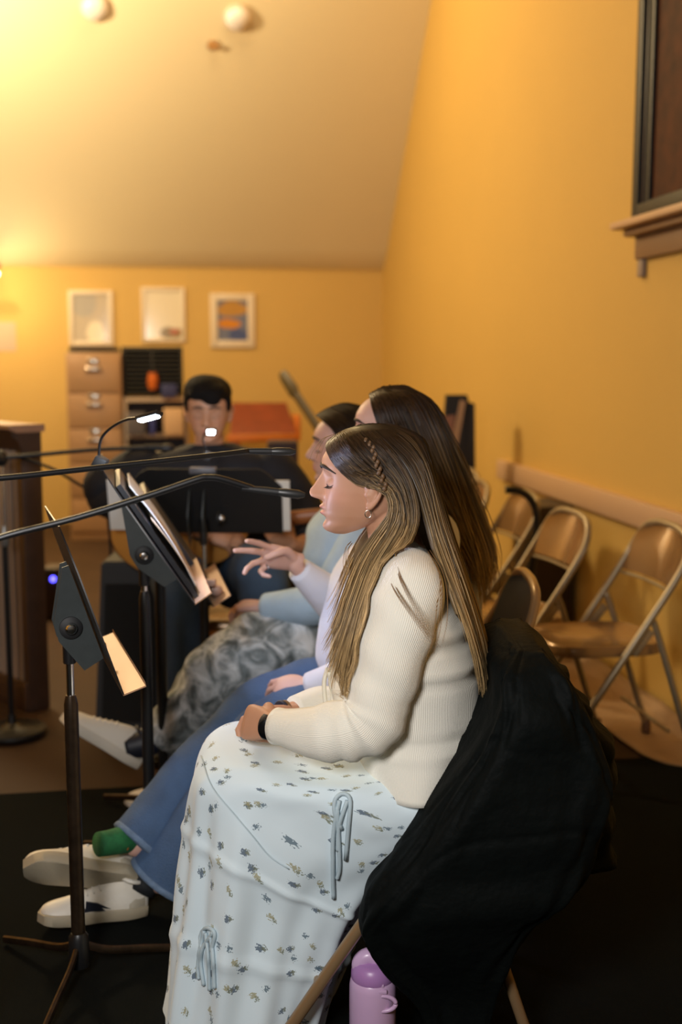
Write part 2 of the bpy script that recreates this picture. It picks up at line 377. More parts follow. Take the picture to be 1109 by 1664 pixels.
# shelf unit with things
sL = G2(200, 645, yf).x; sR = G2(306, 645, yf).x; sz = G2(250, 646, yf).z; sw = sR-sL; scx = (sL+sR)/2
t = thing('bookcase', 'open pale bookcase crammed with papers, right of the filing cabinet', 'bookcase', (scx, yf+.25, 0), 0, world=True)
M_shelf = mat('pale_shelf', (.50, .38, .28), .5)
for s in (-1, 1): b = NB(); box(b, (s*(sw/2-.012), 0, sz/2), (.024, .42, sz), bev=.003); finish('side_panel', b, M_shelf, t, True)
b = NB(); box(b, (0, .2, sz/2), (sw-.05, .012, sz-.02)); finish('back_panel', b, mat('grey_back_panel', (.13, .10, .09), .7), t, True)
shz = [sz-.02, sz-.30, sz-.62, .08]
for z in shz: b = NB(); box(b, (0, -.003, z), (sw-.05, .40, .03), bev=.004); finish('shelf', b, M_shelf, t, True)
kx = scx-.02; kz = sz+.002; kh = G2(250, 563, yf).z-kz
t = thing('wire_rack', 'black rack with many thin slots standing on top of the bookcase', 'rack', (kx, yf+.2, kz), 0, world=True)
b = NB(); box(b, (0, .12, kh/2), (sw*.94, .02, kh), bev=.003)
for s in (-1, 0, 1): box(b, (s*(sw*.47-.01), 0, kh/2), (.02, .26, kh), bev=.003)
finish('rack_frame', b, M_blackm, t, True)
for i in range(11): b = NB(); box(b, (0, -.01, .02+i*(kh-.04)/10), (sw*.94-.03, .25, .008)); finish('rack_slot', b, mat('dark_olive_slot', (.045, .038, .02), .5) if i == 0 else bpy.data.materials['dark_olive_slot'], t, True)
def small(name, lb, cat, c, s, m, grp=None, bev=.006, rot=0):
    b = NB(); box(b, (0, 0, s[2]/2), s, Matrix.Rotation(rot, 3, 'Z'), bev)
    return tag(finish(name, b, m, None, True, loc=c), lb, cat, grp)
g = G2(248, 620, yf-.2)
b = NB(); lathe(b, [(.03, 0), (.04, .03), (.042, .09), (.034, .10), (.036, .13)], (0, 0, 0)); tag(finish('orange_cup', b, mat('orange_plastic', (.6, .14, .02), .4), None, True, loc=(g.x, yf+.05, sz+.06)), 'orange cup among the black rack slots beside the blue box', 'cup')
small('storage_box', 'small blue box on the bookcase top, right of the orange cup', 'box', (G2(275, 630, yf).x, yf+.04, sz+.003), (.12, .10, .10), mat('dark_blue_card', (.03, .035, .12), .6))
small('storage_box', 'tan cardboard box on the upper shelf, right beside the man', 'box', (G2(282, 690, yf).x, yf+.0, shz[1]+.016), (.15, .3, .20), mat('tan_cardboard', (.62, .40, .22), .7))
small('storage_box', 'dark grey box at the left of the upper shelf', 'box', (G2(222, 690, yf).x, yf+.05, shz[1]+.016), (.14, .25, .17), mat('grey_card', (.10, .09, .10), .6))
small('binder', 'royal blue binder between the two boxes on the upper shelf', 'binder', (G2(248, 690, yf).x, yf+.05, shz[1]+.016), (.04, .25, .15), mat('royal_blue_cover', (.04, .05, .22), .5))
for k in range(4): small('paper_stack', ['thick pale paper stack, lowest of the pile on the middle shelf', 'second paper stack up on the middle shelf', 'slanted paper stack, third up on the middle shelf', 'pinkish paper stack topmost on the middle shelf'][k], 'papers', (scx+.02*(-1)**k, yf+.02, shz[2]+.016+k*.052), (.30, .28, .05), mat('aged_paper', (.62-.05*k, .42, .26+.02*k), .7), 'paper stacks on the middle shelf', rot=.06*(-1)**k)
# red brown desk
yd = 8.3; t0 = G2(372, 662, yd); t1 = G2(476, 702, yd); dz = t1.z; dw = t1.x-t0.x; dcx = (t0.x+t1.x)/2
t = thing('desk', 'red-brown wooden desk with a sloping top and orange frame, behind the man', 'desk', (dcx, yd, 0), 0, world=True)
b = NB(); prism(b, [(-dw/2, -.2, dz+.0), (dw/2, -.2, dz), (dw/2-.03, .12, dz+.19), (-dw/2+.03, .12, dz+.19)], (0, .02, .02)); finish('desk_top', b, M_redw, t, True)
b = NB(); box(b, (0, -.2, dz-.03), (dw+.06, .04, .05), bev=.006); box(b, (dw/2+.02, -.04, dz+.05), (.03, .34, .16), bev=.006); finish('desk_rail', b, M_orw, t, True)
for sx in (-.42, .2): b = NB(); box(b, (dw*sx, -.18, (dz-.05)/2), (.06, .05, dz-.05), bev=.004); finish('leg', b, M_orw, t, True)
for sx in (-.42, .42): b = NB(); box(b, (dw*sx, .1, (dz+.02)/2), (.05, .05, dz+.02), bev=.004); finish('leg', b, M_orw, t, True)
g = R @ V(460, 790, 6.3)
t = thing('loudspeaker', 'dark purple-black box loudspeaker between the desk and the chrome bells', 'loudspeaker', (g.x, g.y, 0), -.1, world=True)
b = NB(); hs = (R @ V(460, 716, 6.3)).z; box(b, (0, 0, hs/2), (.17, .2, hs), bev=.012); finish('speaker_case', b, mat('dark_purple_case', (.035, .020, .030), .5), t, True)
b = NB(); lathe(b, [(.06, 0), (.06, .008), (.03, -.0), (.01, .01)], (0, -.1, hs-.14), (0, -1, 0)); finish('speaker_cone', b, M_blackm, t, True)
# neck leaning behind the women
t = thing('leaning_guitar', 'dark olive guitar neck leaning against the back wall above the women', 'guitar', (R @ V(540, 760, 7.5)).to_3d(), 0, world=True)
a, c_ = V(458, 606, 7.3), V(560, 760, 6.9); b = NB(); d = (c_-a)
tube(b, [a+d*.22, a+d*.6, c_], .034, seg=8, flat=.5); finish('neck', b, mat('olive_brown_wood', (.075, .05, .018), .5), t)
b = NB(); tube(b, [a, a+d*.05, a+d*.2, a+d*.24], [.03, .045, .05, .034], seg=8, flat=.45); hd = finish('headstock', b, mat('olive_headstock', (.085, .06, .02), .5), t)
b = NB(); tube(b, [c_, c_+Vector((.10, 0, -.14)), c_+Vector((.2, 0, -.32)), c_+Vector((.26, 0, -.55))], [.05, .15, .14, .18], n=16, seg=24, flat=.35); finish('guitar_body', b, M_gside, t, smooth=180)
b = NB(); q_ = c_+Vector((.26, 0, -.50)); tube(b, [q_, Vector((q_.x, q_.y, .01))], .02); lathe(b, [(.14, 0), (.14, .012), (.02, .03)], (q_.x, q_.y, 0)); finish('guitar_stand', b, M_black, t)
# upright case near the right wall
g = R @ V(748, 700, 6.2); t = thing('instrument_case', 'upright black case with a pale slanting strip, standing beside the right wall', 'case', (g.x, g.y, 0), -PSI, world=True)
def loc6(x, y): return V(x, y, 6.2)
b = NB(); prism(b, [loc6(x, y) for x, y in ((757, 652), (772, 656), (774, 900), (756, 900))], (0, .12, 0)); prism(b, [loc6(x, y) for x, y in ((726, 642), (760, 642), (764, 660), (757, 740), (735, 780), (716, 760))], (0, .08, 0)); finish('case_shell', b, M_blackm, t)
b = NB(); prism(b, [loc6(x, y)+Vector((0, -.012, 0)) for x, y in ((748, 650), (757, 652), (735, 775), (722, 770))], (0, .014, 0)); finish('pale_strip', b, mat('pale_strip', (.45, .30, .17), .5), t)
b = NB(); prism(b, [loc6(x, y)+Vector((0, -.01, 0)) for x, y in ((724, 676), (740, 674), (736, 700), (724, 712))], (0, .012, 0)); finish('sticker', b, mat('brown_sticker', (.30, .14, .08), .5), t)
# balustrade at the left
A, B_ = R @ G(76, 1150), None
A = Vector((A.x, A.y, 0)); B_ = A+Vector((-1.0, 1.35, 0)); dr = (B_-A).normalized(); nr = Vector((dr.y, -dr.x, 0)); zt = (R @ V(78, 692, (RI @ A).y)).z; Lr = (B_-A).length
t = thing('wooden_railing', 'dark wooden panelled rail with upright slats and a pale cap, at the left edge', 'railing', A, math.atan2(dr.y, dr.x), world=True)

b = NB(); box(b, (Lr/2, .035, (zt-.06)/2), (Lr, .05, zt-.06)); finish('panel', b, M_wood, t, True)
b = NB(); box(b, (.010, .035, (zt-.04)/2), (.05, .09, zt-.04), bev=.008); finish('corner_post', b, M_wood, t, True)
for i in range(34):
    b = NB(); x = .055+i*(Lr-.08)/34; tube(b, [(x, .065, .12), (x, .065, .3), (x, .065, zt-.2), (x, .065, zt-.06)], [.016, .012, .014, .017], seg=8, n=8); finish('slat', b, mat('lit_slat', (.36, .27, .20), .5) if i == 0 else bpy.data.materials['lit_slat'], t, True)  # slats lightened in colour as if lit, little light reaches them
b = NB(); box(b, (Lr/2, .06, .06), (Lr, .06, .12), bev=.006); finish('plinth', b, M_wood, t, True)
b = NB(); pr = [(.12, zt-.02), (.14, zt-.012), (.155, zt-.004), (.155, zt+.010), (.0, zt+.010), (.0, zt-.02)]
b2_ = NB(); prism(b2_, [(-.03, y, z) for y, z in ((.07, zt-.10), (.09, zt-.085), (.10, zt-.055), (.125, zt-.035), (.13, zt-.02), (.0, zt-.02), (.0, zt-.10))], (Lr+.03, 0, 0)); finish('moulding', b2_, M_wood, t, True)
prism(b, [(-.06, y, z) for y, z in pr], (Lr+.06, 0, 0)); finish('cornice', b, M_woodl, t, True)
# ================================================================ folding chairs
def make_chair(label, loc, rot, group, m=None, seatm=None, world=False, backm=None):
    t = thing('folding_chair', label, 'chair', loc, rot, group, world)
    m = m or M_tan; seatm = seatm or M_tan_seat
    b = NB(); P = [(-.255, -.205, .02), (-.10, -.208, .26), (.06, -.211, .50), (.16, -.213, .655), (.20, -.205, .73), (.222, -.16, .79), (.228, -.08, .812), (.229, 0, .815)]
    P = P+[(x, -y, z) for x, y, z in P[-2::-1]]
    tube(b, P, .0125, seg=12, n=70); finish('frame', b, m, t, True, 180)
    b = NB(); rows = []
    for i in range(13):
        s = i/12; z = .625+s*.178; x0 = .148+(z-.625)*.36+.006; hw = .198-.05*max(0, (s-.6)/.4)**2*1.1
        rows.append([(x0+.030*(1-(2*j/16-1)**2)-.004, -hw+2*hw*j/16, z+(-.012 if abs(j-8) > 7 and i == 12 else 0)) for j in range(17)])
    f = [[b.verts.new(p) for p in r] for r in rows]; k = [[b.verts.new((p[0]+.004, p[1], p[2])) for p in r] for r in rows]
    for g_, rev in ((f, 0), (k, 1)):
        for i in range(12):
            for j in range(16):
                q = (g_[i][j], g_[i][j+1], g_[i+1][j+1], g_[i+1][j]); b.faces.new(q[::-1] if rev else q)
    ed = [(f[0][j], f[0][j+1], k[0][j+1], k[0][j]) for j in range(16)]+[(f[12][j], f[12][j+1], k[12][j+1], k[12][j]) for j in range(16)]+[(f[i][0], f[i+1][0], k[i+1][0], k[i][0]) for i in range(12)]+[(f[i][16], f[i+1][16], k[i+1][16], k[i][16]) for i in range(12)]
    for q in ed: b.faces.new(q)
    finish('backrest', b, backm or seatm, t, True, 60)
    b = NB(); tube(b, [(.150, -.2, .612), (.172, -.1, .612), (.176, 0, .612), (.172, .1, .612), (.150, .2, .612)], .006, n=16, seg=8); finish('back_rail', b, m, t, True)
    b = NB(); pts = []
    for k_ in range(48):
        a = 2*math.pi*k_/48; c, s = math.cos(a), math.sin(a)
        pts.append((-.03+.205*math.copysign(abs(c)**.5, c), .185*math.copysign(abs(s)**.55, s)))
    rg = [[(x*.90-.003, y*.90, .425) for x, y in pts], [(x*.97, y*.98, .436) for x, y in pts], [(x, y, .430) for x, y in pts], [(x, y, .400) for x, y in pts], [(x*.96, y*.96, .400) for x, y in pts], [(x*.96, y*.96, .418) for x, y in pts]]
    loft(b, [[Vector(p) for p in r] for r in rg]); finish('seat', b, seatm, t, True, 50)
    for s in (-1, 1):
        b = NB(); tube(b, [(.088, .196*s, .54), (.12, .197*s, .46), (.215, .199*s, .17), (.266, .20*s, .02)], .0115, seg=10, n=12); finish('leg', b, m, t, True, 180)
        for x in (-.258, .265): b = NB(); lathe(b, [(.016, 0), (.019, .012), (.0155, .045), (.012, .05)], (x, s*(.205 if x < 0 else .20), 0), (0, 0, 1), 14); finish('foot_cap', b, M_rubber, t, True)
        b = NB(); box(b, (.06, .2*s, .45), (.10, .006, .03), Matrix.Rotation(-.9, 3, 'Y'), bev=.003); finish('hinge_plate', b, m, t, True)
    for x, z in ((.165, .14), (-.165, .16)): b = NB(); tube(b, [(x, -.196, z), (x, .196, z)], .007, seg=8); finish('crossbar', b, m, t, True)
    return t
CH1 = make_chair('tan folding chair of the front woman, a black jacket over its back', (.117, 2.30, .012), 0, 'folding chairs in the row of women')
CH2 = make_chair('folding chair with a rounded dark back, just beyond the black jacket', (.27, 2.98, .012), 0, 'folding chairs in the row of women', backm=M_navy)
CH3 = make_chair('folding chair holding the woman in the light blue shirt, farthest in her row', (.10, 3.60, .012), 0, 'folding chairs in the row of women')
w1 = make_chair('tan folding chair nearest the camera along the right wall, cut by the photo edge', (1.495, 3.68, .018), 0, 'empty folding chairs along the right wall', M_grey, M_tan_seat, True)
for x, y, r_, lb in ((1.33, 4.16, .05, 'second tan folding chair from the right edge along the wall, under the pale ledge'),
                     (1.36, 4.82, .0, 'third tan folding chair from the right edge, beside the black bent tube'),
                     (1.28, 5.28, -.06, 'fourth folding chair from the right edge, with a bright glint on its back'),
                     (1.38, 5.86, .05, 'farthest folding chair by the wall, under the upright black case')):
    dup(w1, (x, y, .0), r_, lb, 'empty folding chairs along the right wall', True)
CHM = dup(w1, (R @ Vector((-.48, 4.36, 0)))[:], math.pi/2-PSI, 'folding chair beneath the seated guitar player, mostly hidden', 'folding chair of the guitarist', True)
# black bent tube handle cart among the chairs
g = R @ V(850, 870, 4.75)
t = thing('cart', 'black tubular cart handle bent over the third folding chair by the wall', 'cart', (g.x, g.y, 0), 0, world=True)
b = NB(); pp = [V(x, y, 4.75) for x, y in ((822, 796), (840, 797), (858, 806), (870, 825), (873, 850), (868, 900), (860, 950), (850, 1010))]; pp.append(Vector((pp[-1].x, pp[-1].y, .05)))
tube(b, pp, .016, n=50, seg=10); finish('handle', b, M_black, t, smooth=180)
b = NB(); q = pp[-1]; box(b, (q.x-.12, q.y, .07), (.30, .25, .03), bev=.006); finish('platform', b, M_black, t)
for dx in (-.24, 0): b = NB(); lathe(b, [(.028, -.01), (.03, 0), (.028, .012)], (q.x+dx, q.y-.1, .03), (0, 1, 0)); finish('wheel', b, M_rubber, t)
g = onR(922, 842); small('storage_box', 'dark brown block on end against the wall behind the folding chairs', 'box', (WX-.12, g.y-.0, 0), (.18, .34, g.z+.08), mat('dark_brown_block', (.05, .03, .012), .6))  # unidentified dark square built as a plain block
# ================================================================ music stands
def music_stand(label, base, zc, half_w, waxis, lean, top_h, bot_h, lipd, group, led=False, bm_=None, lipm=None, twist=0, dx=.055):
    """base: floor point (u,v); waxis: unit direction of the desk's width; lean: angle from vertical"""
    base = Vector(base); wa = Vector((waxis[0], waxis[1], 0)).normalized()
    rd = Vector((wa.y, -wa.x, 0));                     # direction from the reader's side
    if rd.x < 0 and not twist: rd = -rd
    t = thing('music_stand', label, 'music stand', base, 0, group)
    up = (Vector((0, 0, 1))*math.cos(lean)-rd*math.sin(lean)); nn = (rd*math.cos(lean)+Vector((0, 0, 1))*math.sin(lean))
    c = Vector((base.x, base.y, zc))+rd*dx
    def Q(a, h, n=0): return c+wa*a+up*h+nn*n
    b = NB(); W_ = half_w
    pl = [(-W_, -bot_h), (W_, -bot_h), (W_, top_h*.62), (W_*.80, top_h*.93), (W_*.72, top_h), (-W_*.72, top_h), (-W_*.80, top_h*.93), (-W_, top_h*.62)]
    prism(b, [Q(a, h) for a, h in pl], nn*.003); dk = finish('desk', b, M_black, t)
    b = NB(); pr = [(-bot_h, 0), (-bot_h, lipd*.98), (-bot_h+.012, lipd), (-bot_h+.010, lipd*.98), (-bot_h+.003, lipd*.96), (-bot_h+.003, 0)]
    prism(b, [Q(-W_, h, n_) for h, n_ in pr], wa*2*W_); finish('ledge', b, lipm or M_ledge_sheen, t)
    b = NB()
    prism(b, [Q(s_, h, n_) for s_, h, n_ in ((0, top_h*.55, -.004), (0, top_h*.55, -.018), (0, .02, -.075), (0, -.02, -.078), (0, -.10, -.05), (0, -bot_h*.72, -.004))], wa*.004)
    prism(b, [p+wa*(-.05) for p in [Q(s_, h, n_) for s_, h, n_ in ((0, top_h*.55, -.004), (0, top_h*.55, -.018), (0, .02, -.075), (0, -.02, -.078), (0, -.10, -.05), (0, -bot_h*.72, -.004))]], wa*.004)
    finish('bracket', b, M_bracket, t)
    k = Q(0, 0, -.045)
    b = NB(); side = -wa if wa.y > 0 else wa
    lathe(b, [(.024, .0), (.024, .006), (.016, .010)], k+side*.05, side); finish('pivot_washer', b, M_blackm, t)
    b = NB(); lathe(b, [(.013, 0), (.013, .006), (.009, .012), (.004, .013)], k+side*.060, side, 16); finish('pivot_bolt', b, M_chrome, t)
    px = Vector((k.x, k.y, base.z)); z1 = k.z-base.z
    b = NB(); tube(b, [px+Vector((0, 0, .50)), px+Vector((0, 0, z1-.06))], .0085); finish('inner_pole', b, M_chrome, t)
    b = NB(); tube(b, [px+Vector((0, 0, z1-.09)), px+Vector((0, 0, z1-.03)), px+Vector((0, 0, z1))], [.014, .014, .012]); finish('pole_head', b, M_black, t)
    b = NB(); zs = z1-.27 if not bm_ else bm_
    tube(b, [px+Vector((0, 0, z)) for z in (.035, zs-.05, zs-.02, zs)], [.0155, .0155, .0155, .011], seg=14); finish('outer_pole', b, M_worn if 'nearest' in label else M_black, t)
    for i in range(3):
        a = math.radians(25+120*i); d = Vector((math.cos(a), math.sin(a), 0)); b = NB()
        tube(b, [px+Vector((0, 0, .085)), px+d*.06+Vector((0, 0, .055)), px+d*.16+Vector((0, 0, .035)), px+d*.26+Vector((0, 0, .013))], .010, n=12, seg=8, flat=.7); finish('foot', b, M_worn, t)
    b = NB(); lathe(b, [(.022, .03), (.024, .05), (.022, .10), (.016, .11)], px); finish('hub', b, M_black, t)
    b = NB(); lathe(b, [(.008, 0), (.008, .006), (.004, .010)], Q(0, -bot_h*.62, .004), nn, 12); finish('desk_screw', b, M_chrome, t)
    return t, Q, nn, up, wa
gS = 'black music stands in front of the seated women'
# nearest stand: desk near edge from pixel (65,820) down to (200,1130)
b1 = Vector((-.596, 2.41, 0)); s1, Q1, n1, u1, w1a = music_stand('black music stand nearest the camera at the left, empty desk seen from its edge', (b1.x, b1.y, .012), .848, .237, (-.155, .45), math.radians(18), .232, .125, .050, gS, bm_=.66, dx=.048)
b2 = Vector((V(233, 1280, 2.95).x, 2.95, .012)); s2, Q2, n2, u2, w2a = music_stand('black music stand holding pages and a clip-on light, second from the camera', b2, V(233, 893, 2.95).z+.018, .25, (-.10, .5), math.radians(33), .26, .142, .052, gS, bm_=.78, dx=.053)
b3 = Vector((V(258, 1280, 3.3).x, 3.3, .012)); s3, Q3, n3, u3, w3a = music_stand('black music stand behind the one with the clip-on light, its thick pole beside it', b3, V(258, 880, 3.3).z, .25, (-.10, .5), math.radians(33), .22, .18, .06, gS, bm_=V(258, 925, 3.3).z)
b4 = Vector((V(338, 1100, 3.85).x, 3.85, 0)); s4, Q4, n4, u4, w4a = music_stand('black music stand before the guitar player, the back of its desk facing the camera', b4, V(335, 835, 3.85).z, .265, (1, -.04), math.radians(12), .16, .07, .05, gS, twist=0, lipm=M_black, dx=.0)
# ---------------------------------------------------------------- pages, lamps, microphones
def sheet_on(Q, nn, up, wa, a0, a1, h0, h1, n0, name, lb, cat, m, th=.002, wav=0, grp=None):
    b = NB(); rows = []
    for i in range(9):
        s = i/8; r = []
        for j in range(9):
            q = j/8; r.append(Q(a0+(a1-a0)*q, h0+(h1-h0)*s, n0+wav*math.sin(s*3.1)*(.5+.5*math.cos(q*7))+wav*.6*s))
        rows.append(r)
    f = [[b.verts.new(p) for p in r] for r in rows]; k = [[b.verts.new(p+nn*th) for p in r] for r in rows]
    for i in range(8):
        for j in range(8):
            b.faces.new((f[i][j], f[i+1][j], f[i+1][j+1], f[i][j+1])); b.faces.new((k[i][j], k[i][j+1], k[i+1][j+1], k[i+1][j]))
    for i in range(8):
        for a, j in ((f, 0), (f, 8)):
            b.faces.new((f[i][j], f[i+1][j], k[i+1][j], k[i][j])); b.faces.new((f[j][i], f[j][i+1], k[j][i+1], k[j][i]))
    return tag(finish(name, b, m, None, smooth=50, loc=R @ Q((a0+a1)/2, h0)), lb, cat, grp)
sheet_on(Q2, n2, u2, w2a, -.20, .22, -.140, .20, .006, 'binder', 'black ring binder open on the second music stand', 'binder', M_binder, .012)
sheet_on(Q2, n2, u2, w2a, -.12, .21, -.13, .175, .020, 'sheet_music', 'bright white music page on the binder of the second stand', 'sheet music', M_pageb, .003, .012)
sheet_on(Q2, n2, u2, w2a, -.18, .10, -.138, .08, .023, 'sheet_music', 'tan lower music page catching warm light on the second stand', 'sheet music', mat('tan_page', (.50, .36, .24), .5), .002, .008)
sheet_on(Q3, n3, u3, w3a, -.15, .20, -.17, .17, .008, 'binder', 'dark folder on the third music stand, just showing past the pages', 'binder', mat('grey_black_folder', (.03, .03, .035), .4), .014)
b = NB(); p = Q3(-.16, -.165, .03); ball(b, p, .018); box(b, p+u3*.03, (.03, .03, .02), bev=.004); tag(finish('lit_desk_end', b, mat('peach_lit_end', (.6, .38, .28), .5), None, loc=R @ p), 'peach lump standing in for the lit lower end of the third stand', 'clip')  # lit end of the desk imitated by an added peach lump
a0, a1 = (V(180, 830, 3.9).x-b4.x), (V(473, 830, 3.9).x-b4.x)
h0, h1 = -.062, .118
sheet_on(Q4, n4, u4, w4a, a0, a1, h0, h1, .006, 'song_book', 'wide white open song book showing past both sides of the guitarist\'s stand', 'song book', M_paper, .006)
b = NB(); box(b, Q4(.0, .155, .0), (.09, .035, .022), bev=.004); tag(finish('stand_clip', b, mat('grey_clip', (.12, .12, .14), .4), None, loc=R @ Q4(.0, .15)), 'small grey clip on top of the guitarist\'s music stand', 'clip')
# clip-on lamps
def clip_lamp(lb, pts, head, hdir, s=1.0, es=1):
    t = thing('clip_lamp', lb, 'lamp', pts[0], 0, 'clip-on LED lamps of the music stands')
    b = NB(); box(b, pts[0], (.03, .045, .03), Matrix.Rotation(.5, 3, 'Y'), bev=.005); finish('clip', b, M_blackm, t)
    b = NB(); tube(b, pts, .0035*s, n=36, seg=8); finish('gooseneck', b, M_black, t, smooth=180)
    a, c = head; d = (c-a).normalized(); hd = Vector(hdir).normalized(); sd = d.cross(hd).normalized(); hd = sd.cross(d)
    q = Matrix((d, sd, hd)).transposed()
    b = NB(); box(b, (a+c)/2-hd*.005, ((c-a).length+.012, .022*s, .010), q, bev=.003); h = finish('lamp_head', b, M_blackm, t)
    b = NB(); box(b, (a+c)/2+hd*.002, ((c-a).length, .015*s, .006), q, bev=.002); finish('led_strip', b, M_led, h)
    return t
tp = V(163, 752, 2.70)
clip_lamp('clip-on lamp arching over the second music stand, its white LED bar lit', [tp, V(161, 735, 2.70), V(165, 712, 2.69), V(182, 694, 2.66), V(205, 682, 2.62), V(226, 679, 2.58)], (V(227, 683, 2.58), V(257, 675, 2.54)), (.1, -.45, -.85))
c = V(338, 742, 3.86)
clip_lamp('small lit lamp on a short neck before the guitarist\'s chin', [c, V(334, 728, 3.84), V(330, 712, 3.80), V(335, 702, 3.76)], (V(337, 702, 3.74), V(349, 702, 3.74)), (.1, -.9, -.4), .95)
light('lamp_head_light', 'AREA', UW(*V(246, 690, 2.6)), 1.6, (.72, .84, 1), .04, UW(*Q2(0, 0, 0)))
light('stand_lamp_glow', 'AREA', UW(*V(343, 710, 3.80)), .5, (.8, .88, 1), .03, UW(*V(340, 700, 4.2)))
light('singer_lamp_glow', 'SPOT', UW(*Q1(-.1, .2, .08)), 9, (.62, .70, 1), .03, UW(*V(535, 780, 2.3)), 1.1, .6)
light('singer_lap_glow', 'SPOT', UW(*Q2(-.1, .15, .1)), 7, (.50, .62, 1), .05, UW(*V(420, 1180, 2.7)), 1.5, .6)
# microphones on booms; the stands of two of them are left of the frame
def mic_on_boom(lb, stand_uv, clutch_z, pts, micd, base_r=.13, rb=.008, neck=None, mics=1.0):
    t = thing('microphone_stand', lb, 'microphone stand', (*stand_uv, .012), 0, 'microphone stands with long booms')
    s = Vector((*stand_uv, 0)); fz = .012
    b = NB(); lathe(b, [(base_r*.97, fz), (base_r, fz+.006), (base_r*.95, fz+.016), (base_r*.3, fz+.024), (.02, fz+.04), (.015, fz+.07)], s, seg=40); finish('round_base', b, M_black, t)
    b = NB(); tube(b, [s+Vector((0, 0, fz+.04)), s+Vector((0, 0, clutch_z*.72))], .011); finish('outer_pole', b, M_black, t)
    b = NB(); tube(b, [s+Vector((0, 0, clutch_z*.70)), s+Vector((0, 0, clutch_z))], .0075); finish('inner_pole', b, M_chrome, t)
    b = NB(); lathe(b, [(.014, 0), (.019, .01), (.019, .055), (.012, .075)], s+Vector((0, 0, clutch_z*.72-.03))); finish('height_clutch', b, mat('grey_clutch', (.3, .3, .29), .35, .6), t)
    b = NB(); ball(b, s+Vector((0, 0, clutch_z)), (.024, .024, .03)); lathe(b, [(.016, 0), (.018, .02), (.01, .03)], s+Vector((0, -.02, clutch_z)), (0, -1, 0)); finish('boom_clutch', b, M_blackm, t)
    b = NB(); tube(b, pts, rb, n=48 if len(pts) > 2 else None, seg=10); finish('boom_arm', b, M_black, t, smooth=180)
    e = Vector(pts[-1]); d = Vector(micd).normalized()
    b = NB(); tube(b, [e-d*.02, e+d*.02, e+d*.045], [.010*mics, .013*mics, .013*mics]); m_ = finish('microphone', b, M_blackm, t)
    b = NB(); tube(b, [e+d*.045, e+d*.055, e+d*.080, e+d*.092], [.013*mics, .016*mics, .016*mics, .008*mics], seg=14); finish('microphone_grille', b, mat('dark_mesh', (.05, .05, .05), .4, .6), m_)
    return t
# rear boom and its visible pole
sA = G(20, 1195)
zc = V(14, 745, sA.y).z
mic_on_boom('microphone stand with chrome pole and round base, left of the balustrade rail', (sA.x, sA.y), zc, [V(-60, 745, sA.y-.02), V(14, 743, sA.y), V(150, 731, sA.y+.1), V(243, 727, sA.y+.18)], (1, .2, -.05))
bp = [V(-140, 786, 2.0), V(0, 777, 2.05), V(160, 760, 2.12), V(300, 745, 2.18), V(405, 733, 2.24)]
st = (V(-120, 785, 2.0).x, 2.0)
mic_on_boom('microphone on the upper long straight boom reaching from the left edge', st, V(-120, 785, 2.0).z, bp, (1, .1, -.02), rb=.0055, mics=.5)
bp = [V(-420, 1000, 1.78), V(-160, 930, 1.86), V(0, 874, 1.90), V(120, 843, 1.93), V(240, 806, 1.96), V(320, 779, 1.98), V(338, 776, 1.985), V(360, 778, 1.99), V(405, 792, 2.0), V(412, 795, 2.0)]
st = (V(-400, 995, 1.785).x, 1.785)
mic_on_boom('microphone on the lower boom that droops at its tip, reaching from the left edge', st, V(-400, 995, 1.785).z, bp, (1, .05, -.12), rb=.0058, mics=.5)
b = NB(); d0 = sA.y+.15; tube(b, [V(28, 742, d0), V(60, 752, d0), V(90, 764, d0), V(120, 782, d0+.05), V(150, 802, d0+.1), V(175, 840, d0+.15), V(180, 960, d0+.2), G(170, 1120, .01)], .006, n=60, seg=8)
tag(finish('microphone_cable', b, M_blackm, None, smooth=180, loc=R @ G(170, 1120)), 'dark cable drooping from the rear microphone stand to the floor', 'cable')
# amplifier and the little box with a blue light
g = G(200, 1085); t = thing('amplifier', 'black amplifier box on the floor at the guitarist\'s right side', 'amplifier', (g.x, 4.25, 0), 0)
g = V(200, 1000, 4.25); zt_ = V(160, 921, 4.1).z; x0 = V(148, 1000, 4.1).x; x1 = V(262, 1000, 4.1).x
b = NB(); prism(b, [(x0, 4.1, 0), (x1, 4.1, 0), (x1, 4.2, zt_), (x0+.02, 4.2, zt_)], (0, .25, 0)); bmesh.ops.bevel(b, geom=b.edges[:], offset=.008, segments=2, affect='EDGES'); finish('amplifier_case', b, M_blackm, t)
b = NB(); prism(b, [(x0+.03, 4.094, .06), (x1-.03, 4.094, .06), (x1-.03, 4.17, zt_-.08), (x0+.04, 4.17, zt_-.08)], (0, .012, 0)); finish('speaker_grille', b, mat('black_grille_cloth', (.006, .006, .006), .9), t)
b = NB(); box(b, ((x0+x1)/2, 4.32, zt_+.012), (.12, .02, .014), bev=.004); finish('carry_handle', b, M_rubber, t)
g = G(88, 1010); t = thing('power_unit', 'small dark box with a bright blue light beside the wooden rail', 'electronic box', (g.x, g.y+.05, 0), 0)
zz = V(85, 925, g.y).z; b = NB(); box(b, (g.x, g.y+.1, zz/2), (.13, .16, zz), bev=.01); finish('box_case', b, mat('dark_box_plastic', (.03, .02, .018), .5), t)
b = NB(); p = V(85, 942, g.y); lathe(b, [(.014, 0), (.014, .006), (.008, .010)], (p.x, g.y+.02, p.z), (0, -1, 0), 14); finish('indicator_light', b, M_blueled, t)
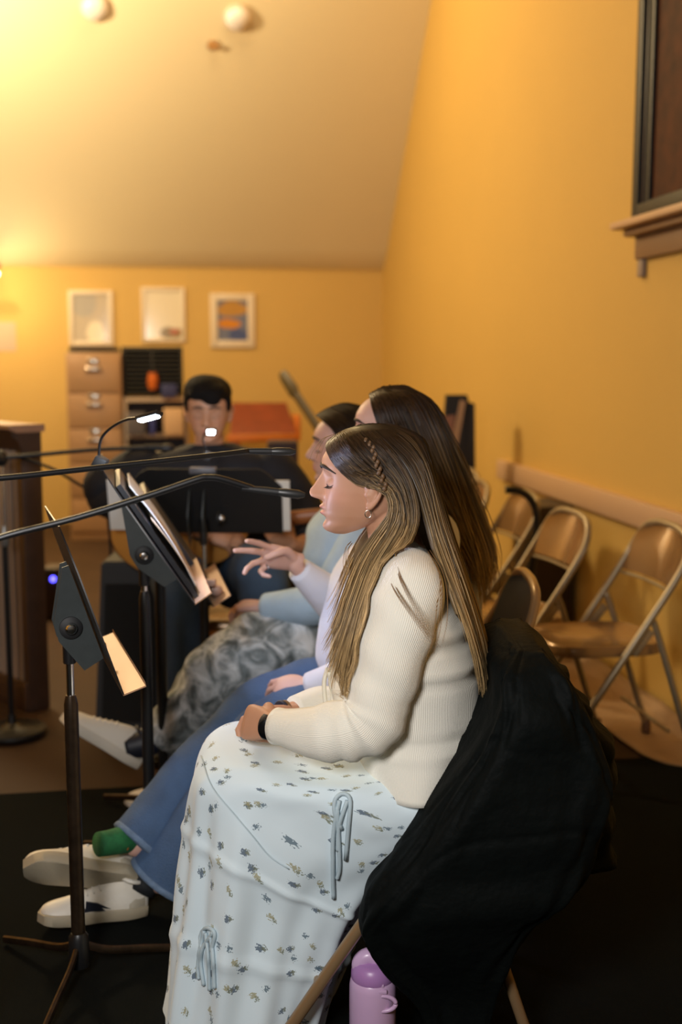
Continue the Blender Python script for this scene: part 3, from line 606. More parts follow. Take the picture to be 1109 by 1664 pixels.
# chrome bells
t = thing('bell_cluster', 'cluster of shiny chrome bells on a dark stand between guitarist and women', 'bells', (V(490, 850, 4.6).x, 4.6, 0), 0)
p = V(490, 850, 4.6); b = NB(); tube(b, [(p.x, 4.6, 0), (p.x, 4.6, p.z+.05)], .012); box(b, (p.x, 4.61, p.z-.0), (.10, .012, .16), bev=.004); lathe(b, [(.12, 0), (.12, .01), (.02, .03)], (p.x, 4.6, 0)); finish('bell_stand', b, M_blackm, t)
for x, y in ((482, 828), (494, 824), (505, 832), (480, 842), (491, 840), (502, 846), (484, 856), (496, 858), (508, 853)):
    b = NB(); q = V(x, y, 4.57); ball(b, q, .014, 14); finish('bell', b, M_chrome, t, smooth=180)
# low wooden bench behind the guitarist's foot
g = V(390, 1010, 5.0); t = thing('bench', 'low orange wooden bench with a pale top edge, behind the guitarist\'s legs', 'bench', (g.x, 5.0, 0), 0)
zb = V(390, 972, 5.0).z; xa, xb = V(312, 1000, 5).x, V(470, 1000, 5).x
b = NB(); box(b, ((xa+xb)/2, 5.1, zb-.015), (xb-xa, .3, .03), bev=.006); finish('bench_top', b, mat('grey_pale_top', (.35, .30, .24), .5), t)
b = NB(); box(b, ((xa+xb)/2, 5.0, (zb-.03)/2), (xb-xa-.02, .03, zb-.03), bev=.004); finish('front_panel', b, mat('orange_pine', (.50, .22, .06), .5), t)
for s in (xa+.02, xb-.02): b = NB(); box(b, (s, 5.13, (zb-.03)/2), (.03, .2, zb-.03), bev=.004); finish('side_panel', b, bpy.data.materials['orange_pine'], t)
# water bottle
bu, bv = V(606, 1640, 2.12).x, 2.12; zt_ = V(606, 1552, 2.12).z; k = zt_/.242
M_lil = mat('lilac_bottle', (.60, .40, .62), .35, coat=.2); M_lid = mat('purple_lid', (.40, .20, .46), .35)
t = thing('water_bottle', 'lilac water bottle with a purple flip lid on the carpet under the chair', 'bottle', (bu, bv, .012), 0)
def LB(prof, nm, m, dx=0): b = NB(); lathe(b, [(r, z*k+.012) for r, z in prof], (bu+dx, bv, 0), seg=40); return finish(nm, b, m, t, smooth=50)
LB([(.038, 0), (.043, .004), (.0465, .02), (.0468, .13), (.0465, .165), (.044, .178), (.042, .181)], 'bottle_body', M_lil)
LB([(.0425, .181), (.0435, .184), (.043, .196), (.038, .210), (.030, .217), (.008, .219)], 'lid', M_lid)
b = NB(); tube(b, [(bu-.028, bv, .200*k), (bu-.026, bv, .225*k), (bu-.010, bv, .240*k), (bu+.010, bv, .232*k), (bu+.024, bv, .207*k), (bu+.034, bv, .190*k)], [.012, .016, .0165, .016, .014, .009], n=24, seg=14); finish('flip_spout', b, M_lil, t, smooth=180)
b = NB(); box(b, (bu+.012, bv-.036, .196*k), (.018, .008, .008), bev=.002); box(b, (bu+.012, bv-.040, .184*k), (.030, .008, .010), bev=.003); finish('latch', b, M_lil, t)
b = NB(); pl = [(bu+.018+.026*c*(1 if c > 0 else .8), bv-.040, .158*k+.016*s) for c, s in [(math.cos(a), math.sin(a)) for a in [2*math.pi*i/24 for i in range(24)]]]
tube(b, pl+[pl[0]], .0045, seg=8); finish('carry_loop', b, M_lil, t, smooth=180)
# ================================================================ people
def attr_mat(name, rough=.5, spec=.4, sss=0, sheen=0, bump=None):
    m = mat(name, (1, 1, 1), rough, spec=spec, sheen=sheen); b = m.node_tree.nodes['Principled BSDF']
    a = N(m, 'ShaderNodeAttribute'); a.attribute_name = 'tint'; Lk(m, a.outputs['Color'], b.inputs['Base Color'])
    if sss: b.inputs['Subsurface Weight'].default_value = sss; b.inputs['Subsurface Radius'].default_value = (.01, .004, .002); b.inputs['Subsurface Scale'].default_value = .5
    return m
M_skin = attr_mat('skin', .48, .35, .08); M_hair = attr_mat('hair', .36, .38)
def setcol(me, f):
    ca = me.color_attributes.new('tint', 'FLOAT_COLOR', 'POINT')
    buf = np.empty(len(me.vertices)*3); me.vertices.foreach_get('co', buf); out = f(buf.reshape(-1, 3))
    ca.data.foreach_set('color', np.concatenate([out, np.ones((len(out), 1))], 1).ravel().astype(np.float32))
HZ = [-.0905, -.084, -.0746, -.061, -.047, -.03, -.0187, -.01, .01, .035, .051, .065, .087, .10, .11, .118, .122]
HF = [-.070, -.087, -.0925, -.0895, -.0935, -.0935, -.093, -.089, -.087, -.090, -.0965, -.0945, -.082, -.068, -.050, -.025, .018]
KZ = [-.0905, -.08, -.06, -.04, -.01, .02, .05, .08, .10, .11, .118, .122]
KB = [-.045, -.015, .03, .065, .088, .098, .100, .093, .080, .068, .050, .022]
WZ = [-.0905, -.082, -.07, -.05, -.03, 0, .02, .05, .08, .10, .11, .118, .122]
WW = [.012, .031, .044, .056, .063, .071, .0735, .074, .067, .055, .044, .027, .002]
NZ = [-.024, -.0192, -.015, -.010, -.005, .001, .010, .020, .030, .042]
NN = [0, .009, .025, .0315, .0335, .0325, .0255, .0178, .0092, 0]
NW = [.014, .0155, .0165, .0165, .014, .0115, .010, .0095, .010, .011]
def gs(x, s): return math.exp(-(x/s)**2)
def face_x(y, z, xf, noz=1.0, tr=0):
    x = 0.0
    nn_ = float(np.interp(z, NZ, NN))*noz; nw = float(np.interp(z, NZ, NW))
    x -= nn_*math.exp(-abs(y/nw)**2.4)
    if -.020 < z < -.004: x -= .006*gs(abs(y)-.012, .006)*gs(z+.012, .006)
    x -= .0088*gs(z+.0345, .0042)*gs(y, .019)+.0075*gs(z+.0470, .0045)*gs(y, .016)
    x += .0065*gs(z+.0408, .0022)*gs(y, .021)+.003*gs(z+.058, .006)*gs(y, .022)
    x -= .003*gs(z+.076, .010)*gs(y, .018)
    for s in (-1, 1):
        x += .0095*gs(y-s*.030, .013)*gs(z-.022, .013)-.0075*gs(y-s*.031, .0105)*gs(z-.0165, .0075)
        x += .0022*gs(y-s*.032, .012)*gs(z-.0265, .0018)+.0020*gs(y-s*.032, .012)*gs(z-.0085, .0018)
        x -= .003*gs(y-s*.026, .016)*gs(z-.046, .006)+.003*gs(y-s*.042, .014)*gs(z+.006, .016)
        x += .0025*gs(y-s*(.021+(-.02-z)*.3), .004)*gs(z+.022, .014)
    return x
def head_pt(y, z, noz=1.0, out=0.0):
    xf = float(np.interp(z, HZ, HF)); xb = float(np.interp(z, KZ, KB)); w_ = float(np.interp(z, WZ, WW)); c = xf+.52*(xb-xf)
    si = min(.999, abs(y)/w_)**(2.35/2); co = math.sqrt(max(0, 1-si*si))
    return Vector((c-(c-xf)*co**(2/2.35)+face_x(y, z, xf, noz)-out, y, z))
def head(bm, M, noz=1.0, wid=1.0):
    nz, nt = 150, 132; zs = []
    for i in range(nz): zs.append(-.0905+.2125*(.5-.5*math.cos(math.pi*(i+.5)/nz))*1.0)
    def sm(X, Y):
        g = np.linspace(-.0905, .122, 800); v = np.interp(g, X, Y); k = np.exp(-(np.arange(-30, 31)*.000266/.0028)**2); k /= k.sum()
        vv = np.convolve(np.pad(v, 30, 'edge'), k, 'valid'); e = np.clip(np.minimum(g+.0905, .122-g)/.006, 0, 1); return lambda z: float(np.interp(z, g, vv*e+v*(1-e)))
    fF, fB, fW = sm(HZ, HF), sm(KZ, KB), sm(WZ, WW); rings = []
    for z in zs:
        xf, xb, w_ = fF(z), fB(z), fW(z)*wid; c = xf+.52*(xb-xf); r = []
        for k in range(nt):
            t = 2*math.pi*k/nt; co, si = math.cos(t), math.sin(t)
            y = w_*math.copysign(abs(si)**(2/2.35), si); cc = abs(co)**(2/2.35)
            if co >= 0: x = c-(c-xf)*cc+face_x(y, z, xf, noz)*min(1, co*2.2)
            else: x = c+(xb-c)*cc
            r.append(M @ Vector((x, y, z)))
        rings.append(r)
    loft(bm, rings)
    for s in (-1, 1):                                            # ears
        w0 = .0705*wid*s
        P = [(-.006, w0, .004), (-.004, w0+s*.008, .018), (.006, w0+s*.014, .028), (.018, w0+s*.017, .024), (.022, w0+s*.017, .010), (.017, w0+s*.013, -.008), (.007, w0+s*.009, -.022), (-.002, w0+s*.005, -.029), (-.004, w0+s*.002, -.022)]
        limb(bm, [M @ Vector(p) for p in P], [.0035, .0038, .004, .004, .004, .004, .0045, .0055, .004], 26, 10)
        ball(bm, M @ Vector((.005, w0+s*.004, -.002)), .016*M.median_scale, M=Matrix.Diagonal((.85, .45, 1.45)))
        ball(bm, M @ Vector((-.004, w0+s*.005, -.004)), .006*M.median_scale)
def hand(bm, M, side, curls=(30, 32, 34, 36), spread=(6, 1, -5, -11), thumb=0.0, s=1.0):
    def T(p): return M @ Vector((p[0]*s, p[1]*s, p[2]*s))
    rings = []
    for x, w_, t, dz in ((-.02, .025, .019, 0), (0, .0265, .0185, 0), (.02, .033, .0175, .001), (.045, .038, .016, .003), (.07, .040, .0145, .003), (.086, .0385, .012, .001), (.094, .034, .009, -.001)):
        rings.append([T((x, w_*math.copysign(abs(math.cos(a))**.8, math.cos(a)), dz+t*math.copysign(abs(math.sin(a))**.8, math.sin(a)))) for a in [2*math.pi*k/28 for k in range(28)]])
    loft(bm, rings)
    Ls = [(.041, .025, .020), (.045, .029, .021), (.042, .027, .020), (.033, .020, .018)]
    for i in range(4):
        y = side*(.029, .0095, -.010, -.0285)[i]; a = math.radians(spread[i])*side; c = curls[i] if isinstance(curls[i], (tuple, list)) else (curls[i]*.8, curls[i]*1.15, curls[i]*.8)
        p = Vector((.082-(.004 if i in (0, 2) else .012 if i == 3 else 0), y, .001)); pts = [tuple(p-Vector((.012, 0, 0))), tuple(p)]; an = 0; rr = (.0098, .0095, .0088, .0082, .0070)
        for j in range(3):
            an += math.radians(c[j]); d = Vector((math.cos(an)*math.cos(a), math.cos(an)*math.sin(a), -math.sin(an))); p = p+d*Ls[i][j]; pts.append(tuple(p))
        k = (1, 1.02, .98, .88)[i]; P = [T(q) for q in pts]
        for q in range(len(P)-1):
            tube(bm, [P[q], (P[q]+P[q+1])/2, P[q+1]], [rr[q]*k*s, rr[q]*k*s*.93, rr[q+1]*k*s], seg=12); ball(bm, P[q+1], rr[q+1]*k*s*1.03, 12)
    t0 = [(.012, side*.018, -.006), (.036, side*.038, -.012), (.062, side*(.052-.02*thumb), -.016-.012*thumb), (.086, side*(.057-.045*thumb), -.020-.014*thumb)]
    limb(bm, [T(q) for q in t0], [.014*s, .0125*s, .0102*s, .0085*s], 18, 14)
def frame(o, X, Z):
    X = Vector(X).normalized(); Z = Vector(Z); Y = Z.cross(X).normalized(); Z = X.cross(Y)
    m = Matrix((X, Y, Z)).transposed().to_4x4(); m.translation = Vector(o); return m
def skin_fn(base, Mh, lip=(.45, .13, .10), knees=None):
    Mi = (Mh.inverted() @ RI)
    def f(co):
        h = np.c_[co, np.ones(len(co))] @ np.array(Mi @ Matrix.Identity(4)).T
        x, y, z = h[:, 0], h[:, 1], h[:, 2]; base_ = np.array(base); c = np.tile(base_, (len(co), 1))
        fr = (x < -.06)
        L = np.exp(-(y/.021)**4)*(np.exp(-((z+.0355)/.0042)**4)+np.exp(-((z+.0465)/.0052)**4)); L = np.clip(L, 0, 1)*fr
        c = c*(1-L[:, None]*.75)+np.array(lip)*L[:, None]*.75
        C = np.exp(-((np.abs(y)-.045)/.02)**2-((z+.008)/.02)**2)*(x < -.02)*.22
        c = c*(1-C[:, None])+np.array((.55, .20, .14))*C[:, None]
        E = np.exp(-((np.abs(y)-.031)/.014)**2-((z-.022)/.008)**2)*fr*.35
        c = c*(1-E[:, None])+np.array((.30, .14, .09))*E[:, None]
        return c
    return f
def person(label, pos, Mh, base, pieces, vox, noz=1.0, wid=1.0, brow=(.03, .018, .012), neck=None):
    t = thing('person', label, 'person', pos, 0)
    b = NB(); head(b, Mh, noz, wid); pieces(b)
    me = remesh(b, vox, 1)
    o = finish('body', None, M_skin, t, smooth=0, mesh=me); me.shade_smooth()
    Ml = MW[t]
    wf = skin_fn(base, Mh)
    def f(co):
        w_ = (np.c_[co, np.ones(len(co))] @ np.array(Ml).T)[:, :3]; return wf(w_)
    setcol(me, f)
    for s in (-1, 1):
        b = NB(); tube(b, [Mh @ head_pt(s*y, z, noz, .0006) for y, z in ((.010, .0455), (.022, .0505), (.038, .0485), (.054, .037))], [.0024, .0036, .0034, .0012], n=16, seg=8); finish('eyebrow', b, mat('brow_hair', brow, .7), t, smooth=180)
        b = NB(); pts = [(.018, .0125), (.025, .0095), (.033, .009), (.041, .0105), (.046, .0135)]
        tube(b, [Mh @ head_pt(s*y, z, noz, .0008) for y, z in pts], [.0006, .0010, .0011, .0009, .0004], n=16, seg=6)
        for k in range(9):
            y = .020+.003*k; p = head_pt(s*y, .0095, noz, .0008); tube(b, [Mh @ p, Mh @ (p+Vector((-.004, s*.0006, -.003))), Mh @ (p+Vector((-.008, s*.0012, -.0035)))], [.0005, .0004, .0002], seg=5)
        finish('eyelashes', b, mat('lash', (.006, .004, .004), .6), t, smooth=180)
    return t
def head_bvh(Mh, noz=1.0, wid=1.0):
    b = NB(); head(b, Mh, 0.0, wid); bmesh.ops.recalc_face_normals(b, faces=b.faces); t = BVHTree.FromBMesh(b); b.free(); return t
def push(bvh, p, off):
    if bvh is None: return p
    if isinstance(bvh, (list, tuple)):
        for q in bvh: p = push(q, p, off)
        return p
    l, n_, i, d = bvh.find_nearest(p, .09)
    if l is None: return p
    sd = (p-l).dot(n_)
    return l+n_*off if sd < off and d < .05 else p
def hair_mesh(patches, nper, rad, dark, light_, r0=.15, r1=.75, shell=True, wob=.004, seed=1, bvh=None):
    """patches: list of (guides, inset) where a guide is a list of 3-D points from root to tip"""
    rnd = random.Random(seed); bm = NB(); lay = bm.verts.layers.float_color.new('tint')
    dk, lt = np.array(dark), np.array(light_)
    def colr(t, k, s=0):
        q = min(1, max(0, (t-r0)/(r1-r0))); q = q*q*(3-2*q); c = (dk*(1-q)+lt*q)*k; return (*c, 1)
    for guides, inset in patches:
        NPT = 26; Gd = [cr(g, NPT) for g in guides]; m = len(Gd)
        if shell:
            S = (m-1)*5+1; grid = []; g2 = []; NS = int(NPT*.78)
            for i in range(S):
                s = i/(S-1)*(m-1); col = cr_col(Gd, s)
                row = [bm.verts.new(push(bvh, p+Vector(inset), .0045)) for p in col[:NS]]; row2 = [bm.verts.new(push(bvh, p+Vector(inset)*1.8, .002)) for p in col[:NS]]
                for j, v in enumerate(row+row2): v[lay] = colr((j % NS)/(NPT-1), .45+.15*math.sin(i*2.1))
                grid.append(row); g2.append(row2)
            for i in range(S-1):
                for j in range(NS-1):
                    bm.faces.new((grid[i][j], grid[i+1][j], grid[i+1][j+1], grid[i][j+1])); bm.faces.new((g2[i][j], g2[i][j+1], g2[i+1][j+1], g2[i+1][j]))
            for j in range(NS-1):
                for i in (0, S-1): bm.faces.new((grid[i][j], grid[i][j+1], g2[i][j+1], g2[i][j]))
        for k in range(nper):
            s = rnd.random()*(m-1); col = cr_col(Gd, s); tone = rnd.choice((.30, .55, .8, 1, 1.15, 1.5))*rnd.uniform(.85, 1.15)
            off = Vector((rnd.gauss(0, wob*.5), rnd.gauss(0, wob*.6), rnd.gauss(0, wob*.4))); ph = rnd.random()*6; amp = rnd.random()*wob*1.3; te = rnd.uniform(.66, 1)**.6; tsh = rnd.gauss(0, .06); rk = rnd.uniform(.6, 1.3)
            prev = None; n_ = int(NPT*te)
            for j in range(n_):
                t = j/(NPT-1); p = push(bvh, col[j]+off*(.35+t)+Vector((math.sin(ph+t*5), math.cos(ph*1.7+t*4), 0))*amp*t, .006+.004*abs(math.sin(ph)))
                T = (col[min(j+1, NPT-1)]-col[max(j-1, 0)]).normalized(); A = T.cross(Vector((.2, 1, .1))).normalized(); B = T.cross(A)
                r = rad*rk*(1 if j < n_-5 else (n_-j)/6)*(1 if j else .5)
                ring = [bm.verts.new(p+(A*math.cos(a)+B*math.sin(a)*.6)*r) for a in (0, 2.094, 4.189)]
                for v in ring: v[lay] = colr(t+tsh, tone)
                if prev:
                    for q in range(3): bm.faces.new((prev[q], prev[(q+1) % 3], ring[(q+1) % 3], ring[q]))
                prev = ring
    return bm
def cr_col(Gd, s):
    m = len(Gd); k = min(int(s), m-2); f = s-k; a, b_, c, d = Gd[max(k-1, 0)], Gd[k], Gd[k+1], Gd[min(k+2, m-1)]
    return [.5*((2*b_[i])+(c[i]-a[i])*f+(2*a[i]-5*b_[i]+4*c[i]-d[i])*f*f+(3*b_[i]-a[i]-3*c[i]+d[i])*f**3) for i in range(len(b_))]
def gd(pts, D): return [V(x, y, D)+Vector((0, l, 0)) for x, y, l in pts]   # silhouette measured at the body's own distance
def mir(g): return [(x, y, -l) for x, y, l in g]
def skinhead(cx, cy, D, s=1.0, pitch=0, yaw=0, roll=0):
    return Matrix.Translation(V(cx, cy, D)) @ Matrix.Rotation(yaw, 4, 'Z') @ Matrix.Rotation(pitch, 4, 'Y') @ Matrix.Rotation(roll, 4, 'X') @ Matrix.Scale(s, 4)
def shoe(t, M, s, name, upm, solem, starm=None, collar=None):
    L = .272; zs = [0, .035, .075, .12, .165, .205, .24, .262, .272]; ws = [.022, .033, .034, .033, .038, .042, .038, .026, .010]; hs = [.085, .098, .100, .088, .072, .060, .052, .044, .034]
    def T(p): return M @ (Vector(p)*s)
    b = NB(); n = 40; X = crs(zs, 30); Wd = crs(ws, 30); H_ = crs(hs, 30); rings = []
    for x, w_, h in zip(X, Wd, H_):
        rings.append([T((x, w_*math.cos(a)*(1 if math.sin(a) < 0 else (1-.28*math.sin(a))), .022+(h-.022)*max(0, math.sin(a))**.75+.004*min(0, math.sin(a)))) for a in [2*math.pi*k/n for k in range(n)]])
    loft(b, rings); u_ = finish(name, b, upm, t, smooth=180)
    b = NB(); pts = [(x, w_+.005) for x, w_ in zip(X, Wd)]; out = [(-.006, 0)]+[(x, w_) for x, w_ in pts]+[(L+.007, 0)]+[(x, -w_) for x, w_ in pts[::-1]]
    loft(b, [[T((x, y, z)) for x, y in [(cx_*k_+(1-k_)*.136, cy_*k_) for cx_, cy_ in out]] for z, k_ in ((0, .95), (.003, 1), (.026, 1.0), (.030, .96))]); finish('shoe_sole', b, solem, u_, smooth=50)
    b = NB()
    for i in range(5):
        x = .125+i*.017; hz = float(np.interp(x, zs, hs)); tube(b, [T((x, -.018, hz*.93-.002)), T((x+.003, 0, hz+.001)), T((x, .018, hz*.93-.002))], .0025*s, seg=6)
    finish('laces', b, upm, u_, smooth=180)
    b = NB(); lathe(b, [(.030*s, 0), (.034*s, .004), (.031*s, .010), (.024*s, .009)], T((.045, 0, .093)), (M.to_3x3() @ Vector((-.25, 0, 1)))); finish('collar', b, collar or upm, u_, smooth=180)
    b = NB(); rings = []
    for x, k_ in ((-.002, .7), (.01, 1.04), (.035, 1.05), (.052, 1.02)):
        w_ = float(np.interp(max(0, x), zs, ws))*k_; rings.append([T((x, w_*math.cos(a), .028+.045*max(-.1, math.sin(a)))) for a in [2*math.pi*k/24 for k in range(24)]])
    loft(b, rings); finish('heel_tab', b, mat('greige_heel', (.42, .38, .30), .6), u_, smooth=180)
    if starm:
        for sd in (-1, 1):
            b = NB(); pl = [T((x, sd*(float(np.interp(x, zs, ws))*.93+.003), z)) for x, z in ((.165, .060), (.135, .052), (.10, .034), (.125, .040), (.112, .029), (.15, .033), (.185, .031), (.165, .042))]
            prism(b, pl, (M.to_3x3() @ Vector((0, -sd*.006, 0)))); finish('side_star', b, starm, u_)
    return u_
# ---------------------------------------------------------------- front woman
D1 = 2.30; Mh1 = Matrix.Translation(V(600, 795, D1))
nearA = [V(668, 955, 2.15), V(650, 1020, 2.11), V(625, 1110, 2.095), V(600, 1172, 2.09), V(530, 1190, 2.11), V(445, 1179, 2.18)]
farA = [V(660, 960, 2.46), V(600, 1060, 2.50), V(560, 1150, 2.50), V(520, 1150, 2.46), V(470, 1158, 2.41)]
hN = frame(V(440, 1179, 2.185), V(386, 1170, 2.27)-V(440, 1179, 2.185), (-.1, -.9, .38))
hF = frame(V(468, 1158, 2.40), V(392, 1163, 2.335)-V(468, 1158, 2.40), (0, .45, .85))
def w1p(b):
    limb(b, [V(632, 825, D1), V(640, 870, D1), V(655, 925, D1), V(665, 980, D1)], [.052, .052, .060, .08], 10, 24)
    ablo(b, [V(x, y, D1) for x, y in ((600, 930), (580, 1000), (575, 1100), (590, 1200), (620, 1270))], [V(x, y, D1) for x, y in ((715, 930), (745, 1000), (755, 1100), (735, 1200), (710, 1270))], [.09, .14, .13, .14, .16], 16, 32)
    limb(b, nearA, [.045, .044, .040, .036, .031, .022], 30, 20); limb(b, farA, [.045, .042, .036, .031, .022], 30, 20)
    hand(b, hN, -1, ((38, 50, 30), (46, 55, 30), (52, 55, 30), (56, 55, 30)), (4, 0, -3, -6), .8, .92)
    hand(b, hF, 1, ((10, 30, 30), (14, 40, 40), (30, 50, 40), (40, 50, 40)), (3, 0, -3, -6), .7, .92)
    for s in (-.075, .085): limb(b, [V(680, 1305, D1+s), V(420, 1285, D1+s*1.05), V(375, 1310, D1+s*1.05), V(365, 1430, D1+s), V(375, 1600, D1+s)], [.068, .050, .046, .040, .028], 30, 18)
W1 = person('woman in a cream cardigan and pale floral skirt, in profile, hands clasped on her lap', (V(690, 1290, D1).x, D1, 0), Mh1, (.52, .27, .165), w1p, .0024)
# cardigan
M_card = mat('cream_ribbed_knit', (.90, .87, .76), .85, sheen=.3, spec=.15); rib(M_card, 260, .4, .0022)
b = NB()
def cd(t, s):
    n_ = Vector((math.cos(t)*2, math.sin(t)*2, s*9)); w_ = .004*noise.noise(n_)
    for c_, a in ((.50, .008), (.545, -.007), (.62, .006), (.66, -.005), (.84, -.009), (.87, .006)): w_ += a*math.exp(-((s-c_-.02*math.sin(t+1))/.014)**2)*(.6+.4*math.cos(t-3.6))
    return w_
ablo(b, [V(x, y, D1) for x, y in ((622, 888), (604, 900), (584, 922), (560, 960), (545, 1010), (537, 1060), (538, 1120), (562, 1180), (592, 1240))],
     [V(x, y, D1) for x, y in ((668, 866), (690, 888), (712, 918), (742, 955), (764, 1010), (778, 1070), (781, 1130), (768, 1190), (738, 1244))], [.062, .085, .150, .196, .205, .200, .195, .210, .236], 60, 96, 2.15, cd)
SL = cr([V(664, 925, 2.24)]+nearA[:-1]+[V(450, 1180, 2.176)], 60); rr = crs([.045, .067, .067, .062, .060, .055, .036], 60)
rr = [r*(1+.07*math.exp(-((i-48)/1.3)**2)-.05*math.exp(-((i-45.5)/1.0)**2)+.09*math.exp(-((i-38)/2.0)**2)+.05*math.exp(-((i-43)/1.6)**2)-.04*math.exp(-((i-35)/1.5)**2)+.03*math.sin(i*1.3)*(1 if 30 < i < 46 else .15)) for i, r in enumerate(rr)]
for i, rg in enumerate(tube(b, SL, rr, seg=48)):
    for k, v in enumerate(rg):
        n_ = (v.co-SL[i]).normalized(); a_ = 2*math.pi*k/48; v.co += n_*(.0055*math.sin(i*1.55+1.6*math.cos(a_+.6))*math.exp(-((i-41)/5.5)**2)+.003*math.sin(i*.8+2.2*math.sin(a_))*math.exp(-((i-24)/14)**2)+.004*noise.noise(v.co*16))
ball(b, SL[0], .045, 20)
SF = cr(farA[:-1]+[V(478, 1156, 2.415)], 50); tube(b, SF, crs([.062, .058, .054, .048, .034], 50), seg=40); ball(b, SF[0], .066, 24)
card = finish('cardigan', b, M_card, W1, smooth=180)
M_tie = mat('cream_tie_cord', (.76, .73, .62), .7)
b = NB()
for pts in (((533, 1085), (527, 1110), (530, 1150), (534, 1155)), ((538, 1088), (546, 1105), (540, 1120), (535, 1092)), ((536, 1090), (541, 1130), (539, 1160))):
    tube(b, [V(x, y, 2.27-.004*i) for i, (x, y) in enumerate(pts)], .0045, n=20, seg=8)
finish('cardigan_tie', b, M_tie, card, smooth=180)
b = NB(); cf = SL[-1]; dd = (SL[-1]-SL[-4]).normalized(); lathe(b, [(.034, -.012), (.037, -.008), (.037, .0), (.033, .002)], cf, dd, 40); finish('cuff', b, M_card, card, smooth=180)
# skirt
M_skirt = mat('pale_blue_floral_cloth', (.70, .82, .88), .8, sheen=.2, spec=.2)
def floral(m):
    bs = m.node_tree.nodes['Principled BSDF']; base = tuple(bs.inputs['Base Color'].default_value)[:3]
    uv = N(m, 'ShaderNodeUVMap'); prev = None
    for sc, off, rr_, c in ((13, (0, 0, 0), .085, (.06, .10, .16)), (13, (.007, .004, 0), .055, (.16, .18, .12)), (12, (.31, .17, 0), .065, (.36, .34, .19)), (12, (.317, .165, 0), .045, (.20, .22, .14)), (10, (.73, .41, 0), .055, (.09, .15, .20))):
        mp = N(m, 'ShaderNodeVectorMath'); mp.operation = 'ADD'; Lk(m, uv.outputs[0], mp.inputs[0]); mp.inputs[1].default_value = off
        nz = N(m, 'ShaderNodeTexNoise'); nz.inputs['Scale'].default_value = 260; nz.inputs['Detail'].default_value = 2; Lk(m, mp.outputs[0], nz.inputs['Vector'])
        vo = N(m, 'ShaderNodeTexVoronoi'); vo.voronoi_dimensions = '2D'; vo.inputs['Scale'].default_value = sc; Lk(m, mp.outputs[0], vo.inputs['Vector'])
        d = mth(m, 'ADD', vo.outputs['Distance'], mth(m, 'MULTIPLY', mth(m, 'SUBTRACT', nz.outputs['Fac'], .5), .30))
        f = mth(m, 'LESS_THAN', d, rr_); mx = N(m, 'ShaderNodeMix'); mx.data_type = 'RGBA'; Lk(m, mth(m, 'MULTIPLY', f, .85), mx.inputs[0]); mx.inputs[7].default_value = (*c, 1)
        if prev: Lk(m, prev, mx.inputs[6])
        else: mx.inputs[6].default_value = (*base, 1)
        prev = mx.outputs[2]
    Lk(m, prev, bs.inputs['Base Color'])
    w_ = N(m, 'ShaderNodeTexNoise'); w_.inputs['Scale'].default_value = 900; Lk(m, uv.outputs[0], w_.inputs['Vector']); bp = N(m, 'ShaderNodeBump'); bp.inputs['Strength'].default_value = .2; bp.inputs['Distance'].default_value = .001; Lk(m, w_.outputs['Fac'], bp.inputs['Height']); Lk(m, bp.outputs[0], bs.inputs['Normal'])
floral(M_skirt)
def kd(t, s):
    g_ = min(1, max(0, (s-.40)/.35)); a = .0025+.013*g_
    w_ = a*(.55*math.sin(7*t+2.5*math.sin(2.2*s*3))+.35*math.sin(12*t+1.3+3*s)+.25*math.sin(19*t+s*2))
    w_ += .005*noise.noise(Vector((math.cos(t)*2.5, math.sin(t)*2.5, s*7)))
    if s > .3: w_ += .006*math.exp(-((s-.62-.05*math.cos(t))/.012)**2)+.006*math.exp(-((s-.86-.03*math.sin(t))/.012)**2)
    return w_
b = NB()
SA = [(606, 1215), (545, 1212), (470, 1206), (405, 1198), (352, 1200), (322, 1225), (311, 1275), (303, 1350), (292, 1440), (281, 1540), (268, 1650)]
SB = [(737, 1246), (722, 1285), (702, 1320), (678, 1352), (650, 1388), (622, 1425), (602, 1455), (590, 1482), (575, 1515), (556, 1575), (530, 1652)]
ablo(b, [V(x, y, D1) for x, y in SA], [V(x, y, D1) for x, y in SB], [.20, .222, .222, .215, .205, .20, .195, .19, .19, .19, .20], 110, 180, lambda s: 4-1.7*min(1, s*1.4), kd)
skirt = finish('skirt', b, M_skirt, W1, smooth=180)
# ties lie on the near face of the cloth
tmp = NB(); tmp.from_mesh(skirt.data); tmp.transform(RI @ MW[W1]); bvh = BVHTree.FromBMesh(tmp)
def onskirt(x, y, off=.004):
    o_ = Vector((0, 0, HC)); r_, hf, vt = ray(x, y); d = Vector((r_, hf, vt)).normalized(); h = bvh.ray_cast(o_, d)
    if h[0] is None: return None
    n_ = h[1] if h[1].dot(d) < 0 else -h[1]; return h[0]+n_*off
def tie(paths, rad, nm='skirt_tie'):
    b = NB()
    for P in paths:
        q = [onskirt(x, y, .005) for x, y in [(v.x, v.y) for v in cr([(x, y, 0) for x, y in P], 24)]]; q = [v for v in q if v]
        tube(b, q, rad, seg=8)
    finish(nm, b, mat('pale_blue_cord', (.48, .60, .66), .6) if 'pale_blue_cord' not in bpy.data.materials else bpy.data.materials['pale_blue_cord'], skirt, smooth=180)
tie([[(556, 1345), (545, 1320), (545, 1300), (556, 1291), (569, 1298), (568, 1330), (562, 1395)], [(552, 1300), (543, 1350), (541, 1400), (542, 1458)], [(565, 1300), (552, 1340), (549, 1380)], [(549, 1310), (552, 1400), (548, 1425)]], .0042)
tie([[(332, 1545), (328, 1520), (340, 1507), (352, 1516), (346, 1545)], [(350, 1512), (330, 1550), (334, 1600)], [(345, 1520), (350, 1560), (352, 1605)], [(338, 1515), (342, 1560), (344, 1608)], [(336, 1512), (324, 1560), (326, 1590)]], .004)
